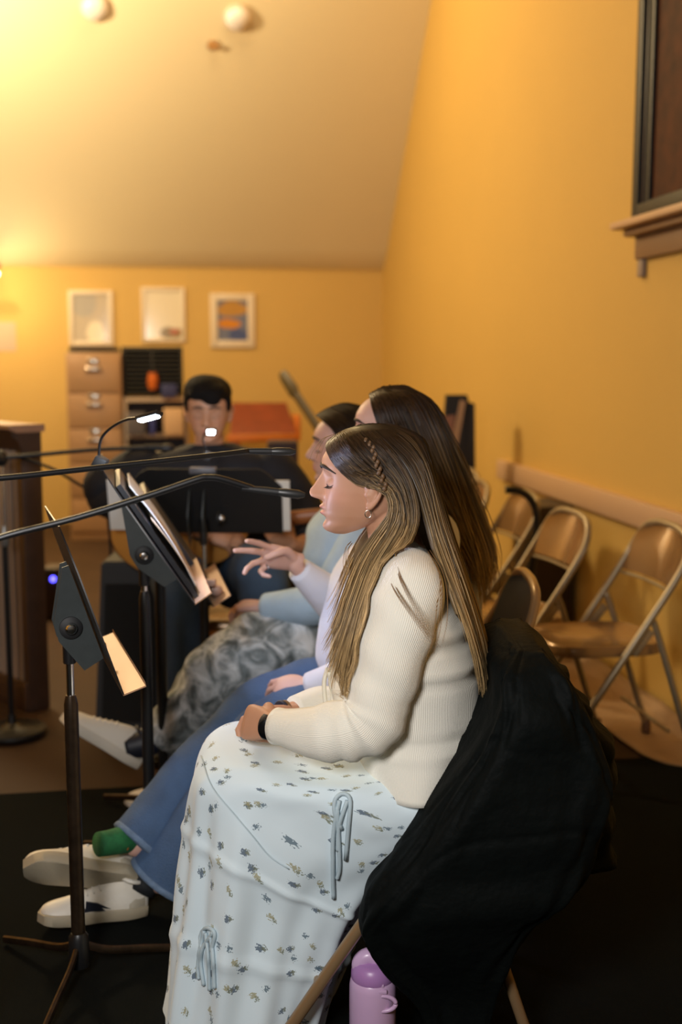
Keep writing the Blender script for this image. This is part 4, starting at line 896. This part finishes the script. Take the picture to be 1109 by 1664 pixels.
# seams of the skirt's tiers
def seam(P): tie([P], .0011, 'seam')
seam([(330, 1230), (345, 1275), (385, 1325), (412, 1358), (440, 1390), (470, 1410)])
tmp.free()
# watch, bracelets, earring
b = NB(); wp_ = V(437, 1181, 2.19); dW = (nearA[-1]-nearA[-2]).normalized()
lathe(b, [(.0255, -.008), (.0270, -.006), (.0270, .006), (.0255, .008)], wp_+Vector((0, .003, 0)), dW, 36)
wt = finish('watch', b, M_blackm, W1, smooth=60)
b = NB(); lathe(b, [(.019, -.012), (.0205, -.004), (.0195, .004), (.012, .006)], wp_+Vector((0, -.026, .004)), (-.1, -1, .2), 30); finish('watch_face', b, mat('black_glass', (.004, .004, .005), .12), wt, smooth=60)
b = NB(); lathe(b, [(.024, -.005), (.027, -.003), (.027, .003), (.024, .005)], V(458, 1158, 2.395), (farA[-1]-farA[-2]), 36); finish('hair_tie', b, mat('navy_elastic', (.012, .015, .035), .6), W1, smooth=60)
b = NB(); lathe(b, [(.024, -.003), (.0265, 0), (.024, .003)], V(465, 1157, 2.40), (farA[-1]-farA[-2]), 36); finish('bracelet', b, mat('brown_bead_bracelet', (.20, .10, .04), .4), W1, smooth=60)
b = NB(); e = Mh1 @ Vector((-.0035, -.080, -.040)); tube(b, [e+Vector((.0062*math.cos(a), .001, .0075*math.sin(a))) for a in [2*math.pi*k/24 for k in range(25)]], .0011, seg=8); finish('earring', b, mat('silver', (.8, .75, .7), .2, 1), W1, smooth=180)
# hair of the front woman
g0 = [(537, 722, -.010), (541, 738, -.040), (555, 758, -.064), (575, 777, -.078), (598, 781, -.086), (624, 785, -.092), (634, 818, -.094), (612, 850, -.095), (586, 886, -.11), (565, 930, -.14), (545, 980, -.17), (516, 1026, -.17)]
g1 = [(545, 708, -.008), (555, 732, -.045), (578, 756, -.070), (606, 770, -.084), (636, 790, -.094), (643, 825, -.098), (626, 862, -.105), (600, 900, -.125), (580, 945, -.16), (562, 1000, -.185), (545, 1060, -.19), (540, 1090, -.185)]
g2 = [(562, 698, -.006), (582, 720, -.045), (612, 748, -.074), (638, 775, -.088), (652, 810, -.096), (652, 846, -.105), (626, 884, -.13), (600, 930, -.17), (582, 985, -.20), (574, 1050, -.21), (588, 1115, -.215)]
g3 = [(582, 692, -.005), (612, 710, -.045), (645, 740, -.076), (666, 780, -.090), (674, 825, -.098), (664, 860, -.11), (640, 893, -.14), (612, 932, -.185), (596, 982, -.21), (588, 1040, -.212), (594, 1085, -.215)]
h0 = [(584, 691, -.005), (616, 709, -.045), (652, 738, -.078), (676, 780, -.092), (690, 825, -.10), (700, 865, -.11), (712, 902, -.14), (726, 940, -.17), (742, 985, -.18), (756, 1035, -.17), (765, 1085, -.15)]
h1 = [(600, 689, -.005), (640, 706, -.045), (674, 738, -.074), (692, 785, -.088), (704, 840, -.10), (720, 890, -.12), (736, 940, -.15), (752, 994, -.16), (767, 1055, -.15), (773, 1112, -.14)]
h2 = [(620, 689, -.004), (664, 706, -.040), (688, 742, -.064), (702, 790, -.078), (718, 850, -.09), (738, 910, -.11), (758, 970, -.12), (775, 1030, -.12), (782, 1090, -.11), (780, 1140, -.10)]
h3 = [(636, 690, -.0), (682, 710, -.02), (696, 744, -.035), (710, 796, -.045), (728, 856, -.05), (748, 918, -.055), (768, 980, -.06), (782, 1040, -.06), (787, 1100, -.055), (784, 1145, -.05)]
h4 = [(640, 691, .0), (686, 712, .0), (699, 746, .0), (713, 798, .0), (731, 858, .0), (751, 920, .0), (771, 982, .0), (784, 1042, .0), (787, 1100, .0), (784, 1140, .0)]
def P(gs_, D): return [gd(g, D) for g in gs_]
pt = [(P([g0, g1, g2, g3], D1), (.001, .006, -.001)), (P([h0, h1, h2, h3, h4], D1), (-.006, .006, -.002)),
      (P([mir(h4), mir(h3), mir(h2), mir(h1), mir(h0), mir(g3), mir(g2), mir(g1), mir(g0)], D1), (0, -.008, -.002))]
tmp = NB(); tmp.from_mesh(card.data); tmp.transform(RI @ MW[W1]); bmesh.ops.recalc_face_normals(tmp, faces=tmp.faces); bvc = BVHTree.FromBMesh(tmp); tmp.free()
bv1 = [head_bvh(Mh1), bvc]
bm_ = hair_mesh(pt[:2], 1700, .0011, (.040, .022, .012), (.50, .33, .15), .12, .85, seed=3, bvh=bv1)
finish('hair', bm_, M_hair, W1, smooth=180)
bm_ = hair_mesh(pt[2:], 700, .0013, (.040, .022, .012), (.50, .33, .15), .12, .85, seed=4, bvh=bv1)
finish('hair', bm_, M_hair, W1, smooth=180)
# wisps over the shoulder and flyaways
ws = [[(690, 880, -.12), (703, 905, -.18), (704, 930, -.25), (700, 968, -.28), (691, 1002, -.285)], [(640, 880, -.13), (648, 912, -.20), (664, 940, -.27), (684, 975, -.285)], [(622, 895, -.13), (632, 925, -.22), (655, 955, -.28), (682, 992, -.285)], [(545, 705, -.01), (530, 712, -.015), (521, 728, -.02), (517, 745, -.02)], [(570, 870, -.09), (562, 880, -.10), (560, 905, -.11), (570, 925, -.12)]]
rw = random.Random(5)
for g in ws:
    bm_ = NB()
    for k in range(4 if len(g) > 3 and g[0][1] > 800 else 3):
        o_ = Vector((rw.gauss(0, .003), rw.gauss(0, .002), rw.gauss(0, .003))); tube(bm_, [push(bvc, p+o_*(i+1)*.6, .003) for i, p in enumerate(gd(g, D1))], [.0007, .0008, .0008, .0006, .0003][:len(g)] if len(g) == 5 else [.0006, .0006, .0005, .0003], n=18, seg=5)
    bm_.verts.layers.float_color.new('tint'); ly = bm_.verts.layers.float_color['tint']
    for v in bm_.verts: v[ly] = (.24, .135, .055, 1)
    finish('hair_strands', bm_, M_hair, W1, smooth=180)
bm_ = NB(); ly = None
for i, p in enumerate(cr(gd([(592, 712, -.055), (603, 722, -.066), (609, 742, -.082), (616, 762, -.092), (624, 785, -.098)], D1), 16)):
    ball(bm_, p+Vector((.0025*(-1)**i, -.004, 0)), (.0042, .0035, .0055), 10)
ly = bm_.verts.layers.float_color.new('tint')
for v in bm_.verts: v[ly] = (.15, .085, .045, 1)
finish('braid', bm_, M_hair, W1, smooth=180)
# ---------------------------------------------------------------- black puffer jacket over her chair
M_jkt = mat('black_nylon', (.0030, .0042, .004), .65, spec=.07, noise_s=30, var=.3, bump=.35, bs=45)
def jd(t, s):
    q = -.004*math.exp(-(math.sin(s*15+2.6*math.sin(1.3*t+s*4))/.10)**2)-.004*math.exp(-(math.sin(2.5*t+6*s+.5)/.08)**2)+.010*noise.noise(Vector((math.cos(t)*5, math.sin(t)*5, s*9+t)))
    return q+.016*noise.noise(Vector((math.cos(t)*2.2, math.sin(t)*2.2, s*6)))+.010*math.sin(5*t+6*s)*s
b = NB(); DJ = 2.20
JA = [(832, 1030), (806, 1055), (795, 1105), (768, 1165), (722, 1232), (676, 1298), (636, 1350), (600, 1400), (588, 1450), (622, 1510), (684, 1590), (700, 1700)]
JB = [(868, 1030), (895, 1058), (915, 1100), (940, 1150), (958, 1205), (952, 1265), (942, 1325), (915, 1385), (860, 1440), (815, 1510), (790, 1590), (760, 1720)]
ablo(b, [V(x, y, DJ)+Vector((-.012, 0, 0)) for x, y in JA], [V(x, y, DJ) for x, y in JB], [.14, .20, .228, .235, .235, .235, .235, .23, .20, .17, .13, .12], 110, 130, 6, jd)
# hanging sleeve and hem at the far right
ablo(b, [V(x, y, 2.36) for x, y in ((880, 1085), (885, 1150), (890, 1230), (885, 1310), (882, 1388))], [V(x, y, 2.36) for x, y in ((915, 1085), (958, 1150), (996, 1215), (990, 1290), (1000, 1386))], [.05, .09, .11, .11, .10], 50, 60, 2.2, lambda t, s: .008*math.cos(s*30)+.01*noise.noise(Vector((math.cos(t)*2, math.sin(t)*2, s*5))))
tag(finish('jacket', b, M_jkt, None, smooth=180, loc=R @ V(840, 1030, 2.3)), 'black quilted jacket draped over the back of the front woman\'s chair', 'jacket')
# ---------------------------------------------------------------- second woman (white top, jeans, white sneakers)
D2 = 2.95; Mh2 = skinhead(638, 713, D2)
n2 = [V(705, 880, 2.80), V(668, 960, 2.74), V(610, 1060, 2.73), V(560, 1098, 2.76), V(498, 1116, 2.80)]
f2 = [V(640, 890, 3.08), V(590, 935, 3.12), V(560, 985, 3.12), V(525, 960, 3.08), V(478, 917, 3.02)]
h2n = frame(V(497, 1114, 2.80), V(452, 1118, 2.82)-V(497, 1114, 2.80), (.1, -.6, .8))
h2f = frame(V(480, 912, 3.02), V(425, 902, 3.00)-V(480, 912, 3.02), (0, .9, .45))
legF = [V(700, 1125, 3.04), V(540, 1118, 3.0), V(430, 1150, 2.94), V(330, 1245, 2.86), V(222, 1372, 2.74)]
legN = [V(700, 1150, 2.86), V(540, 1150, 2.82), V(440, 1190, 2.80), V(350, 1310, 2.76), V(262, 1432, 2.72)]
def w2p(b):
    limb(b, [V(662, 745, D2), V(672, 790, D2), V(682, 850, D2)], [.050, .052, .07], 8, 20)
    ablo(b, [V(x, y, D2) for x, y in ((650, 850), (600, 920), (585, 1000), (600, 1110))], [V(x, y, D2) for x, y in ((720, 850), (745, 920), (755, 1000), (745, 1110))], [.09, .13, .12, .13], 10, 24)
    limb(b, n2, [.042, .040, .034, .029, .021], 24, 16); limb(b, f2, [.040, .038, .034, .029, .021], 24, 16)
    hand(b, h2n, -1, (26, 30, 34, 38), (10, 2, -5, -12), .1, .86)
    hand(b, h2f, 1, ((14, 10, 8), (8, 8, 8), (26, 24, 20), (50, 62, 40)), (22, 3, -16, -22), .85, .98)
    limb(b, legF, [.07, .062, .05, .042, .032], 20, 14); limb(b, legN, [.07, .062, .05, .042, .032], 20, 14)
W2 = person('second woman, in a white top and blue jeans, gesturing with an open hand', (V(690, 1150, D2).x, D2, 0), Mh2, (.60, .36, .29), w2p, .0035)
M_white = mat('white_lavender_cloth', (.66, .66, .74), .85, sheen=.2, bump=.2, bs=30)
b = NB()
def wd(t, s): return .012*noise.noise(Vector((math.cos(t)*1.8, math.sin(t)*1.8, s*6)))
ablo(b, [V(x, y, D2) for x, y in ((650, 838), (600, 865), (560, 905), (532, 960), (520, 1020), (516, 1075), (560, 1125))], [V(x, y, D2) for x, y in ((705, 828), (745, 850), (772, 900), (784, 960), (786, 1030), (780, 1090), (762, 1140))], [.07, .14, .17, .175, .17, .17, .175], 40, 64, 2.2, wd)
tube(b, cr([V(690, 850, 2.86)]+n2[:-1]+[V(503, 1114, 2.795)], 50), crs([.05, .066, .064, .058, .048, .033], 50), seg=32)
tube(b, cr([V(660, 850, 3.0)]+f2[:-1]+[V(486, 925, 3.03)], 50), crs([.05, .064, .062, .060, .052, .034], 50), seg=32)
finish('top', b, M_white, W2, smooth=180)
M_denim = mat('blue_denim', (.055, .105, .21), .85, noise_s=14, var=.35, bump=.4, bs=260); M_hem = mat('faded_denim_hem', (.13, .20, .32), .85, noise_s=60, var=.4, bump=.4, bs=200)
def jeans(t, legs, radii, m, hemm, nm='jeans', lump=.006, fold=26):
    b = NB(); ends = []
    for P_, r_ in zip(legs, radii):
        q = cr(P_, 60); rr_ = crs(r_, 60); rings = tube(b, q, rr_, seg=40, cap=True); ends.append((q, rr_))
        for i, rg in enumerate(rings):
            for k, v in enumerate(rg):
                n_ = (v.co-q[i]).normalized(); v.co += n_*lump*(noise.noise(v.co*14)+.6*math.sin(i/60*fold+k*.3)*math.exp(-((i/60-.5)/.22)**2))*min(1, (59-i)/4)
    j = finish(nm, b, m, t, smooth=180)
    if hemm:
        for q, rr_ in ends:
            b = NB(); d = (q[-1]-q[-3]).normalized(); lathe(b, [(rr_[-1]*1.0, -.014), (rr_[-1]*1.035, -.010), (rr_[-1]*1.04, 0), (rr_[-1]*.95, .003)], q[-1], d, 40); finish('hem', b, hemm, j, smooth=180)
    return j
jeans(W2, [legF, legN], [[.098, .088, .080, .078, .074], [.098, .090, .082, .082, .090]], M_denim, M_hem)
M_lea = mat('white_leather', (.72, .68, .60), .5, bump=.1, bs=90); M_sole = mat('cream_rubber_sole', (.38, .33, .24), .65, bump=.1); M_star = mat('navy_star', (.010, .013, .025), .5)
a = V(205, 1408, 2.70); c = V(14, 1380, 2.56)
shoe(W2, frame(a+Vector((.02, .01, -.055)), c-a, (.05, .90, .42)), 1.06, 'sneaker', M_lea, M_sole)
a = V(236, 1462, 2.72); c = V(95, 1450, 2.64)
shoe(W2, frame(Vector((a.x, a.y, .012)), Vector((c.x-a.x, c.y-a.y, .02)), (0, 0, 1)), .96, 'sneaker', M_lea, M_sole, M_star)
b = NB(); tube(b, [V(160, 1372, 2.66), V(185, 1368, 2.69), V(212, 1360, 2.74), V(240, 1340, 2.77)], [.030, .032, .036, .038], n=14, seg=24); finish('sock', b, mat('green_sock', (.015, .14, .045), .8, noise_s=60, var=.5), W2, smooth=180)
b = NB(); ball(b, V(206, 1376, 2.69), (.006, .004, .010), 8); ball(b, V(200, 1366, 2.69), (.004, .003, .006), 8); finish('sock_pattern', b, mat('orange_sock_figure', (.5, .16, .02), .7), W2, smooth=180)
b = NB(); tube(b, [V(228, 1446, 2.72), V(240, 1425, 2.73)], .040, seg=20); finish('sock', b, mat('dark_sock', (.01, .012, .015), .8), W2, smooth=180)
for k, (x, y, r_) in enumerate(((447, 909, .0105),)):
    b = NB(); lathe(b, [(r_*.92, -.003), (r_*1.12, -.002), (r_*1.12, .002), (r_*.92, .003)], h2f @ Vector((.075, -.0285, -.008)), h2f.to_3x3() @ Vector((.8, 0, -.6)), 20); finish('ring', b, mat('silver_ring', (.8, .8, .85), .2, 1), W2, smooth=60)
G_ = [[(604, 640, -.015), (610, 662, -.055), (622, 700, -.078), (645, 760, -.09), (672, 820, -.10), (700, 860, -.12), (725, 900, -.13), (740, 940, -.13)],
      [(622, 630, -.012), (648, 655, -.06), (672, 705, -.082), (705, 775, -.092), (736, 845, -.11), (756, 895, -.12), (766, 930, -.13), (772, 965, -.13)],
      [(640, 628, -.008), (680, 650, -.05), (705, 700, -.075), (730, 770, -.085), (752, 840, -.10), (768, 890, -.12), (775, 930, -.13), (778, 980, -.13)],
      [(655, 628, -.004), (698, 655, -.03), (724, 705, -.05), (750, 770, -.06), (772, 835, -.07), (785, 885, -.08), (788, 920, -.09), (782, 965, -.09)],
      [(660, 629, 0), (702, 657, 0), (728, 707, 0), (754, 772, 0), (776, 837, 0), (790, 887, 0), (792, 920, 0), (786, 960, 0)]]
bv = head_bvh(Mh2)
finish('hair', hair_mesh([(P(G_, D2), (-.004, .006, 0)), (P([mir(g) for g in G_[::-1]], D2), (0, -.006, 0))], 750, .0014, (.035, .018, .010), (.40, .25, .08), .2, .85, seed=9, wob=.013, bvh=bv), M_hair, W2, smooth=180)
# ---------------------------------------------------------------- third woman (light blue shirt, mottled grey trousers)
D3 = 3.52; Mh3 = skinhead(562, 737, D3, 1.03)
n3 = [V(585, 880, 3.38), V(560, 930, 3.33), V(528, 978, 3.32), V(480, 985, 3.36), V(425, 985, 3.42)]
f3 = [V(560, 880, 3.66), V(530, 940, 3.70), V(505, 985, 3.68), V(470, 990, 3.62), V(430, 990, 3.56)]
leg3a = [V(620, 1080, 3.42), V(480, 1052, 3.40), V(385, 1072, 3.36), V(330, 1135, 3.36), V(262, 1200, 3.36)]
leg3b = [V(620, 1090, 3.60), V(500, 1085, 3.52), V(412, 1110, 3.48), V(370, 1180, 3.46), V(318, 1272, 3.46)]
def w3p(b):
    limb(b, [V(578, 770, D3), V(582, 800, D3), V(585, 850, D3)], [.050, .052, .07], 8, 18)
    ablo(b, [V(x, y, D3) for x, y in ((560, 850), (530, 920), (520, 980), (530, 1060))], [V(x, y, D3) for x, y in ((620, 850), (640, 920), (645, 980), (640, 1060))], [.09, .13, .12, .13], 10, 24)
    limb(b, n3, [.04, .038, .032, .027, .020], 20, 14); limb(b, f3, [.04, .038, .032, .027, .020], 20, 14)
    hand(b, frame(n3[-1], (-1, .3, -.1), (0, -.3, 1)), -1, s=.85); hand(b, frame(f3[-1], (-1, -.3, -.1), (0, .3, 1)), 1, s=.85)
    limb(b, leg3a, [.07, .06, .05, .04, .03], 18, 14); limb(b, leg3b, [.07, .06, .05, .04, .03], 18, 14)
W3 = person('third woman, in a light blue shirt and mottled grey trousers, legs crossed', (V(600, 1080, D3).x, D3, 0), Mh3, (.55, .33, .27), w3p, .005)
b = NB()
ablo(b, [V(x, y, D3) for x, y in ((556, 805), (520, 828), (500, 870), (488, 920), (482, 970), (500, 1040))], [V(x, y, D3) for x, y in ((606, 805), (640, 830), (660, 880), (668, 930), (668, 990), (655, 1050))], [.07, .14, .175, .18, .17, .18], 36, 56, 2.2, lambda t, s: .014*noise.noise(Vector((math.cos(t)*2, math.sin(t)*2, s*7))))
tube(b, cr([V(590, 850, 3.44)]+n3[:-1]+[V(432, 985, 3.41)], 40), crs([.05, .066, .066, .062, .055, .040], 40), seg=28)
tube(b, cr([V(570, 850, 3.6)]+f3[:-1]+[V(440, 990, 3.57)], 40), crs([.05, .064, .064, .06, .055, .040], 40), seg=28)
finish('shirt', b, mat('light_blue_cloth', (.40, .53, .66), .85, noise_s=10, var=.2, bump=.5, bs=14), W3, smooth=180)
M_camo = mat('mottled_grey_cloth', (.30, .32, .34), .85, bump=.4, bs=40); bs_ = M_camo.node_tree.nodes['Principled BSDF']
tc = N(M_camo, 'ShaderNodeTexCoord'); nz = N(M_camo, 'ShaderNodeTexNoise'); nz.inputs['Scale'].default_value = 13; nz.inputs['Detail'].default_value = 3; nz.inputs['Distortion'].default_value = 1.2; Lk(M_camo, tc.outputs['Object'], nz.inputs['Vector'])
rp = N(M_camo, 'ShaderNodeValToRGB'); rp.color_ramp.interpolation = 'EASE'; els = rp.color_ramp.elements
els[0].position = .34; els[0].color = (.08, .095, .10, 1); els[1].position = .66; els[1].color = (.66, .69, .72, 1)
for p_, c in ((.44, (.18, .21, .22, 1)), (.52, (.35, .38, .40, 1)), (.58, (.48, .52, .55, 1))): e = els.new(p_); e.color = c
Lk(M_camo, nz.outputs['Fac'], rp.inputs[0]); Lk(M_camo, rp.outputs[0], bs_.inputs['Base Color'])
jeans(W3, [leg3a, leg3b], [[.115, .115, .108, .098, .075], [.115, .118, .11, .105, .10]], M_camo, None, 'trousers', .014, 34)
a = V(222, 1248, 3.33); c = V(112, 1180, 3.30)
shoe(W3, frame(a, c-a, (.55, .2, .8)), 1.0, 'sneaker', M_lea, mat('white_rubber_sole', (.60, .56, .48), .6), None, M_star)
b = NB(); tube(b, [V(205, 1215, 3.33), V(232, 1208, 3.34), V(262, 1195, 3.36)], [.040, .045, .05], seg=22, n=10); finish('sock', b, M_star, W3, smooth=180)
g = G(318, 1285); shoe(W3, frame((g.x+.07, 3.46, 0), (-1, -.1, 0), (0, 0, 1)), 1.0, 'sneaker', M_lea, bpy.data.materials['white_rubber_sole'])
G3 = [[(516, 674, -.015), (528, 684, -.055), (545, 700, -.078), (562, 735, -.09), (575, 780, -.09), (585, 820, -.10), (590, 860, -.11)],
      [(532, 664, -.01), (556, 676, -.055), (580, 705, -.08), (590, 745, -.09), (598, 790, -.09), (604, 830, -.10), (606, 865, -.10)],
      [(552, 656, -.006), (586, 668, -.045), (608, 700, -.06), (616, 745, -.06), (622, 790, -.06), (626, 830, -.07), (628, 865, -.07)],
      [(566, 655, 0), (600, 667, 0), (622, 700, 0), (630, 745, 0), (636, 790, 0), (638, 830, 0), (638, 865, 0)]]
finish('hair', hair_mesh([(P(G3, D3), (-.003, .006, 0)), (P([mir(g) for g in G3[::-1]], D3), (0, -.006, 0))], 450, .0018, (.020, .012, .008), (.05, .03, .018), .3, 1, seed=11, bvh=head_bvh(Mh3)), M_hair, W3, smooth=180)
# ---------------------------------------------------------------- guitar player
D4 = 4.30; Mh4 = skinhead(339, 672, D4, 1.06, pitch=-.28, yaw=math.pi/2)
Mh4 = Matrix.Translation(V(339, 672, D4)) @ Matrix.Rotation(math.pi/2+.04, 4, 'Z') @ Matrix.Rotation(-.24, 4, 'Y') @ Matrix.Scale(1.04, 4)
r4 = [V(225, 765, 4.30), V(192, 790, 4.26), V(178, 805, 4.20), V(250, 838, 4.02), V(335, 866, 3.98)]
l4 = [V(445, 765, 4.30), V(485, 820, 4.26), V(505, 870, 4.18), V(490, 885, 4.08), V(474, 884, 4.02)]
k4 = [[V(385, 950, 4.32), V(410, 930, 4.08), V(425, 935, 3.90), V(432, 1000, 3.90), V(440, 1130, 3.98)], [V(320, 950, 4.32), V(300, 945, 4.1), V(292, 955, 3.93), V(295, 1030, 3.92), V(300, 1140, 4.0)]]
def m4p(b):
    limb(b, [V(340, 705, D4+.02), V(341, 735, D4+.03), V(341, 770, D4+.03)], [.056, .060, .08], 8, 20)
    ablo(b, [V(x, y, D4+.03) for x, y in ((290, 752), (235, 775), (250, 860), (265, 950))], [V(x, y, D4+.03) for x, y in ((390, 752), (440, 775), (425, 860), (415, 950))], [.06, .09, .10, .11], 10, 28)
    limb(b, r4, [.05, .046, .042, .034, .026], 20, 14); limb(b, l4, [.05, .046, .040, .032, .026], 20, 14)
    hand(b, frame(r4[-1], (1, -.1, -.25), (.2, -.8, .6)), 1, (30, 34, 36, 40), s=1); hand(b, frame(l4[-1], (-.6, -.5, .5), (.2, -.8, -.4)), -1, (60, 60, 60, 60), s=1)
    for q in k4: limb(b, q, [.075, .065, .055, .045, .035], 18, 14)
W4 = person('man with short black hair and a black shirt, looking down, playing guitar', (V(345, 950, D4).x, D4, 0), Mh4, (.50, .27, .17), m4p, .005, .75, 1.04, (.01, .008, .006))
b = NB()
ablo(b, [V(x, y, D4+.03) for x, y in ((306, 722), (280, 730), (228, 742), (196, 765), (200, 820), (215, 900), (235, 965))], [V(x, y, D4+.03) for x, y in ((378, 720), (400, 728), (442, 738), (472, 762), (468, 820), (455, 900), (440, 965))], [.07, .085, .105, .125, .135, .14, .15], 36, 64, 2.3, lambda t, s: .012*noise.noise(Vector((math.cos(t)*2, math.sin(t)*2, s*6))))
tube(b, cr([V(260, 752, 4.32)]+r4[:3]+[V(215, 828, 4.10)], 40), crs([.05, .088, .092, .085, .055], 40), seg=28); ball(b, V(172, 790, 4.2), (.085, .09, .09))
tube(b, cr([V(420, 750, 4.32)]+l4[:3]+[V(500, 882, 4.12)], 40), crs([.05, .085, .085, .07, .055], 40), seg=28)
finish('shirt', b, mat('black_cotton', (.006, .007, .012), .85, bump=.3, bs=12), W4, smooth=180)
jeans(W4, k4, [[.10, .105, .10, .085, .075], [.10, .10, .098, .08, .07]], mat('dark_blue_denim', (.055, .095, .16), .85, noise_s=10, var=.3, bump=.3), None, 'jeans', .008)
for x in (300, 440):
    g = G(x, 1150); shoe(W4, frame((g.x, 4.05, 0), (0, -1, 0), (0, 0, 1)), 1.02, 'shoe', M_blackm, M_blackm)
b = NB(); Mi4 = Mh4
for p, r_ in (((.012, 0, .075), (.100, .087, .062)), ((-.02, .012, .100), (.075, .070, .048)), ((.035, 0, .04), (.082, .084, .07)), ((-.045, -.005, .095), (.058, .068, .036)), ((-.080, -.018, .080), (.024, .036, .030)), ((-.078, .038, .092), (.020, .026, .018)), ((-.02, .072, .05), (.03, .014, .04)), ((-.02, -.072, .05), (.03, .014, .04)), ((.05, 0, -.02), (.05, .06, .05))):
    ball(b, Mi4 @ Vector(p), [x*1.04 for x in r_], 24, Mi4.to_3x3().normalized())
me = remesh(b, .006, 4); hr = finish('hair', None, mat('short_black_hair', (.006, .005, .005), .75, spec=.15, bump=.8, bs=120), W4, smooth=0, mesh=me); me.shade_smooth()
b = NB(); lathe(b, [(.064, -.004), (.070, 0), (.066, .006), (.060, .004)], V(341, 728, D4+.01), (0, -.35, 1), 36); finish('collar', b, mat('grey_collar', (.30, .27, .22), .8), W4, smooth=180)
# guitar held by the man
t = thing('acoustic_guitar', 'amber acoustic guitar on the lap of the man in black, half hidden by stands', 'guitar', (V(250, 870, 4.05).x, 4.05, 0), 0)
def gout(n_, sc):
    c = V(228, 868, 4.02); X = (V(400, 850, 4.02)-c).normalized(); Z = Vector((0, 0, 1)); Z = (Z-X*Z.dot(X)).normalized(); out = []
    for k in range(n_):
        a = 2*math.pi*k/n_; x = .145+.255*math.cos(a)*-1; s = (x+.11)/.51; hw = .185*math.sqrt(max(0, math.sin(math.pi*min(1, max(0, s)))))*(1-.22*math.exp(-((s-.60)/.13)**2))*(1-.22*max(0, s-.55)/.45)
        out.append(c+X*(x*sc+.145*(1-sc))+Z*hw*sc*(1 if a < math.pi else -1))
    return out, c, X, Z
o_, gc, gX, gZ = gout(72, 1)
b = NB(); loft(b, [[p+Vector((0, y, 0)) for p in gout(72, s)[0]] for y, s in ((0, .985), (.004, 1), (.095, 1), (.10, .98))]); finish('guitar_body', b, M_gside, t, smooth=50)
b = NB(); loft(b, [[p+Vector((0, y, 0)) for p in gout(72, .975)[0]] for y in (-.003, .002)]); finish('soundboard', b, M_gtr, t, smooth=50)
b = NB(); lathe(b, [(.050, 0), (.050, .001), (.002, .002)], gc+gX*.22+Vector((0, -.004, 0)), (0, -1, 0)); finish('sound_hole', b, M_blackm, t)
b = NB(); box(b, gc+gX*.07+Vector((0, -.006, 0)), (.03, .012, .15), Matrix((gX, Vector((0, 1, 0)), gZ)).transposed(), bev=.003); finish('bridge', b, M_wood, t)
b = NB(); tube(b, [gc+gX*.36+Vector((0, .01, 0)), gc+gX*.74+Vector((0, .01, 0))], [.027, .024], seg=12, flat=.6); finish('neck', b, mat('reddish_neck', (.28, .10, .03), .4), t)
b = NB(); box(b, gc+gX*.80+Vector((0, .012, 0)), (.15, .016, .065), Matrix((gX, Vector((0, 1, 0)), gZ)).transposed(), bev=.005); finish('headstock', b, M_gside, t)
